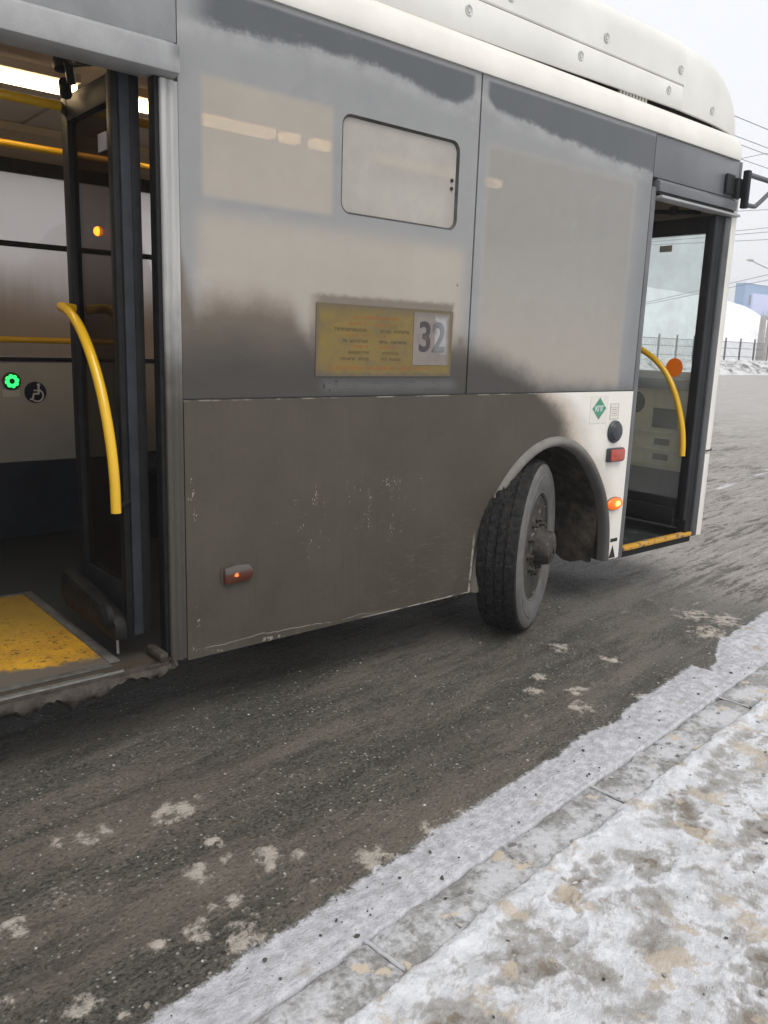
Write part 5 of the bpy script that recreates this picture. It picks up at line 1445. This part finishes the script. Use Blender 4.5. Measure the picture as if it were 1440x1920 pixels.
# street lamp and concrete pole
conc = flat('pale_concrete_pole', (0.36, 0.35, 0.33), 0.7, 0.3, 0.1, 1)
sl = thing('street_lamp', 'concrete street lamp with one long arm over the far side of the road', 'street lamp', (73.4, 32.0, 0.9))
MB().tube([(73.4, 32.0, 0.7), (73.6, 32.0, 9.0)], [0.16, 0.10], 12).build('pole', conc, sl)
MB().tube([(73.6, 32.0, 8.75), (71.5, 32.0, 8.95), (69.1, 32.0, 9.25)], 0.05, 8).build('arm', conc, sl)
MB().prism([(68.3, 9.22), (69.15, 9.20), (69.15, 9.36), (68.6, 9.38)], 31.85, 32.15).build('lamp_head', conc, sl, bevel=0.03)
pl = MB().tube([(77.6, 34.5, 0.5), (77.6, 34.5, 5.2)], [0.32, 0.26], 12).build('concrete_pole', conc)
tag(pl, 'thick short concrete pole standing just behind the fence', 'pole')

# bare winter tree with a ragged crown
tr = thing('bare_tree', 'bare grey winter tree rising beside the billboard behind the fence', 'tree', (89.5, 38.0, 0.5))
bark = flat('grey_bark', (0.13, 0.12, 0.115), 0.8, 0.2, 0.2, 4)
tb = MB(); cb = MB(); rtree = random.Random(4)
tb.tube([(89.5, 38.0, 0.3), (89.4, 38.0, 3.0), (89.7, 37.9, 6.2)], [0.22, 0.17, 0.08], 8)
def branch(p, dr, ln_, r, dep):
    q = p + dr * ln_
    cb.tube([tuple(p), tuple((p + q) / 2 + Vector((rtree.uniform(-.1, .1), rtree.uniform(-.1, .1), .05)) * ln_), tuple(q)], [r, r * .75, r * .5], 4, caps=False)
    if dep == 0: return
    for k in range(4):
        nd = (dr + Vector((rtree.uniform(-.8, .8), rtree.uniform(-.8, .8), rtree.uniform(-.2, .7)))).normalized()
        branch(p + dr * ln_ * rtree.uniform(.35, 1), nd, ln_ * rtree.uniform(.5, .75), r * .55, dep - 1)
for k in range(9):
    z = 1.8 + k * 0.42
    a = k * 2.4
    branch(Vector((89.5, 38.0, z)), Vector((math.cos(a), math.sin(a), 0.55)).normalized(), rtree.uniform(1.3, 2.2), 0.055, 3)
tb.build('trunk', bark, tr); cb.build('crown', bark, tr)

# wires
M['wire'] = flat('haze_paled_wire', (0.20, 0.20, 0.21), 0.5, 0.4)  # wire colour lightened to imitate haze over distance
def wire(name, label, cat, grp, pts, r):
    o = MB().tube(pts, r, 6).build(name, M['wire']); return tag(o, label, cat, grp)
tw = ['nearest and highest of the four trolley wires running out along the road over the lane', 'second of the four trolley wires beside the roof nose of the bus',
      'third of the four trolley wires, close under its neighbour beside the bus roof', 'lowest in view of the four trolley wires, just above the mirror arm']
for k, yy in enumerate((5.37, 6.03, 6.30, 6.90)):
    wire('trolley_wire', tw[k], 'wire', 'trolley wires along the road', [(-30, yy, 5.8), (30, yy, 5.75), (90, yy, 5.8), (200, yy, 5.8)], 0.007)
cw = ['highest cross wire, level with the white roof rail at the front of the bus', 'cross wire just under the mirror arm, alone between two groups', 'upper of three close cross wires below the mirror arm',
      'middle of three close cross wires below the mirror arm', 'lowest of three close cross wires below the mirror arm', 'upper of the two low wires in front of the blue building', 'lower of the two low wires in front of the blue building']
for k, (a, b) in enumerate((((60, 29.32, 15.44), (60, 27.19, 15.54)), ((60, 29.07, 11.82), (60, 26.70, 11.71)), ((60, 28.9, 10.43), (60, 26.54, 10.47)), ((60, 28.86, 10.17), (60, 26.5, 10.18)),
                           ((60, 28.89, 9.72), (60, 26.43, 9.66)), ((60, 29.05, 6.69), (60, 26.12, 7.23)), ((60, 29.01, 6.39), (60, 26.07, 6.86)))):
    a, b = Vector(a), Vector(b); dr = (b - a).normalized()
    wire('cross_wire', cw[k], 'wire', 'wires slung across the road', [tuple(a - dr * 14), tuple((a + b) / 2), tuple(b + dr * 26)], 0.022)

# ------------------------------------------------------------------ haze
hz = MB().box(-60, 330, -60, 190, -1.4, 18.0).build('haze', None, kind='stuff')
hm = bpy.data.materials.new('pale_snow_haze'); hm.use_nodes = True
t = hm.node_tree; t.nodes.clear()
ho = t.nodes.new('ShaderNodeOutputMaterial'); pv = t.nodes.new('ShaderNodeVolumePrincipled')
pv.inputs['Color'].default_value = (0.93, 0.94, 0.96, 1); pv.inputs['Density'].default_value = 0.0028
t.links.new(pv.outputs[0], ho.inputs['Volume'])
hz.data.materials.append(hm)
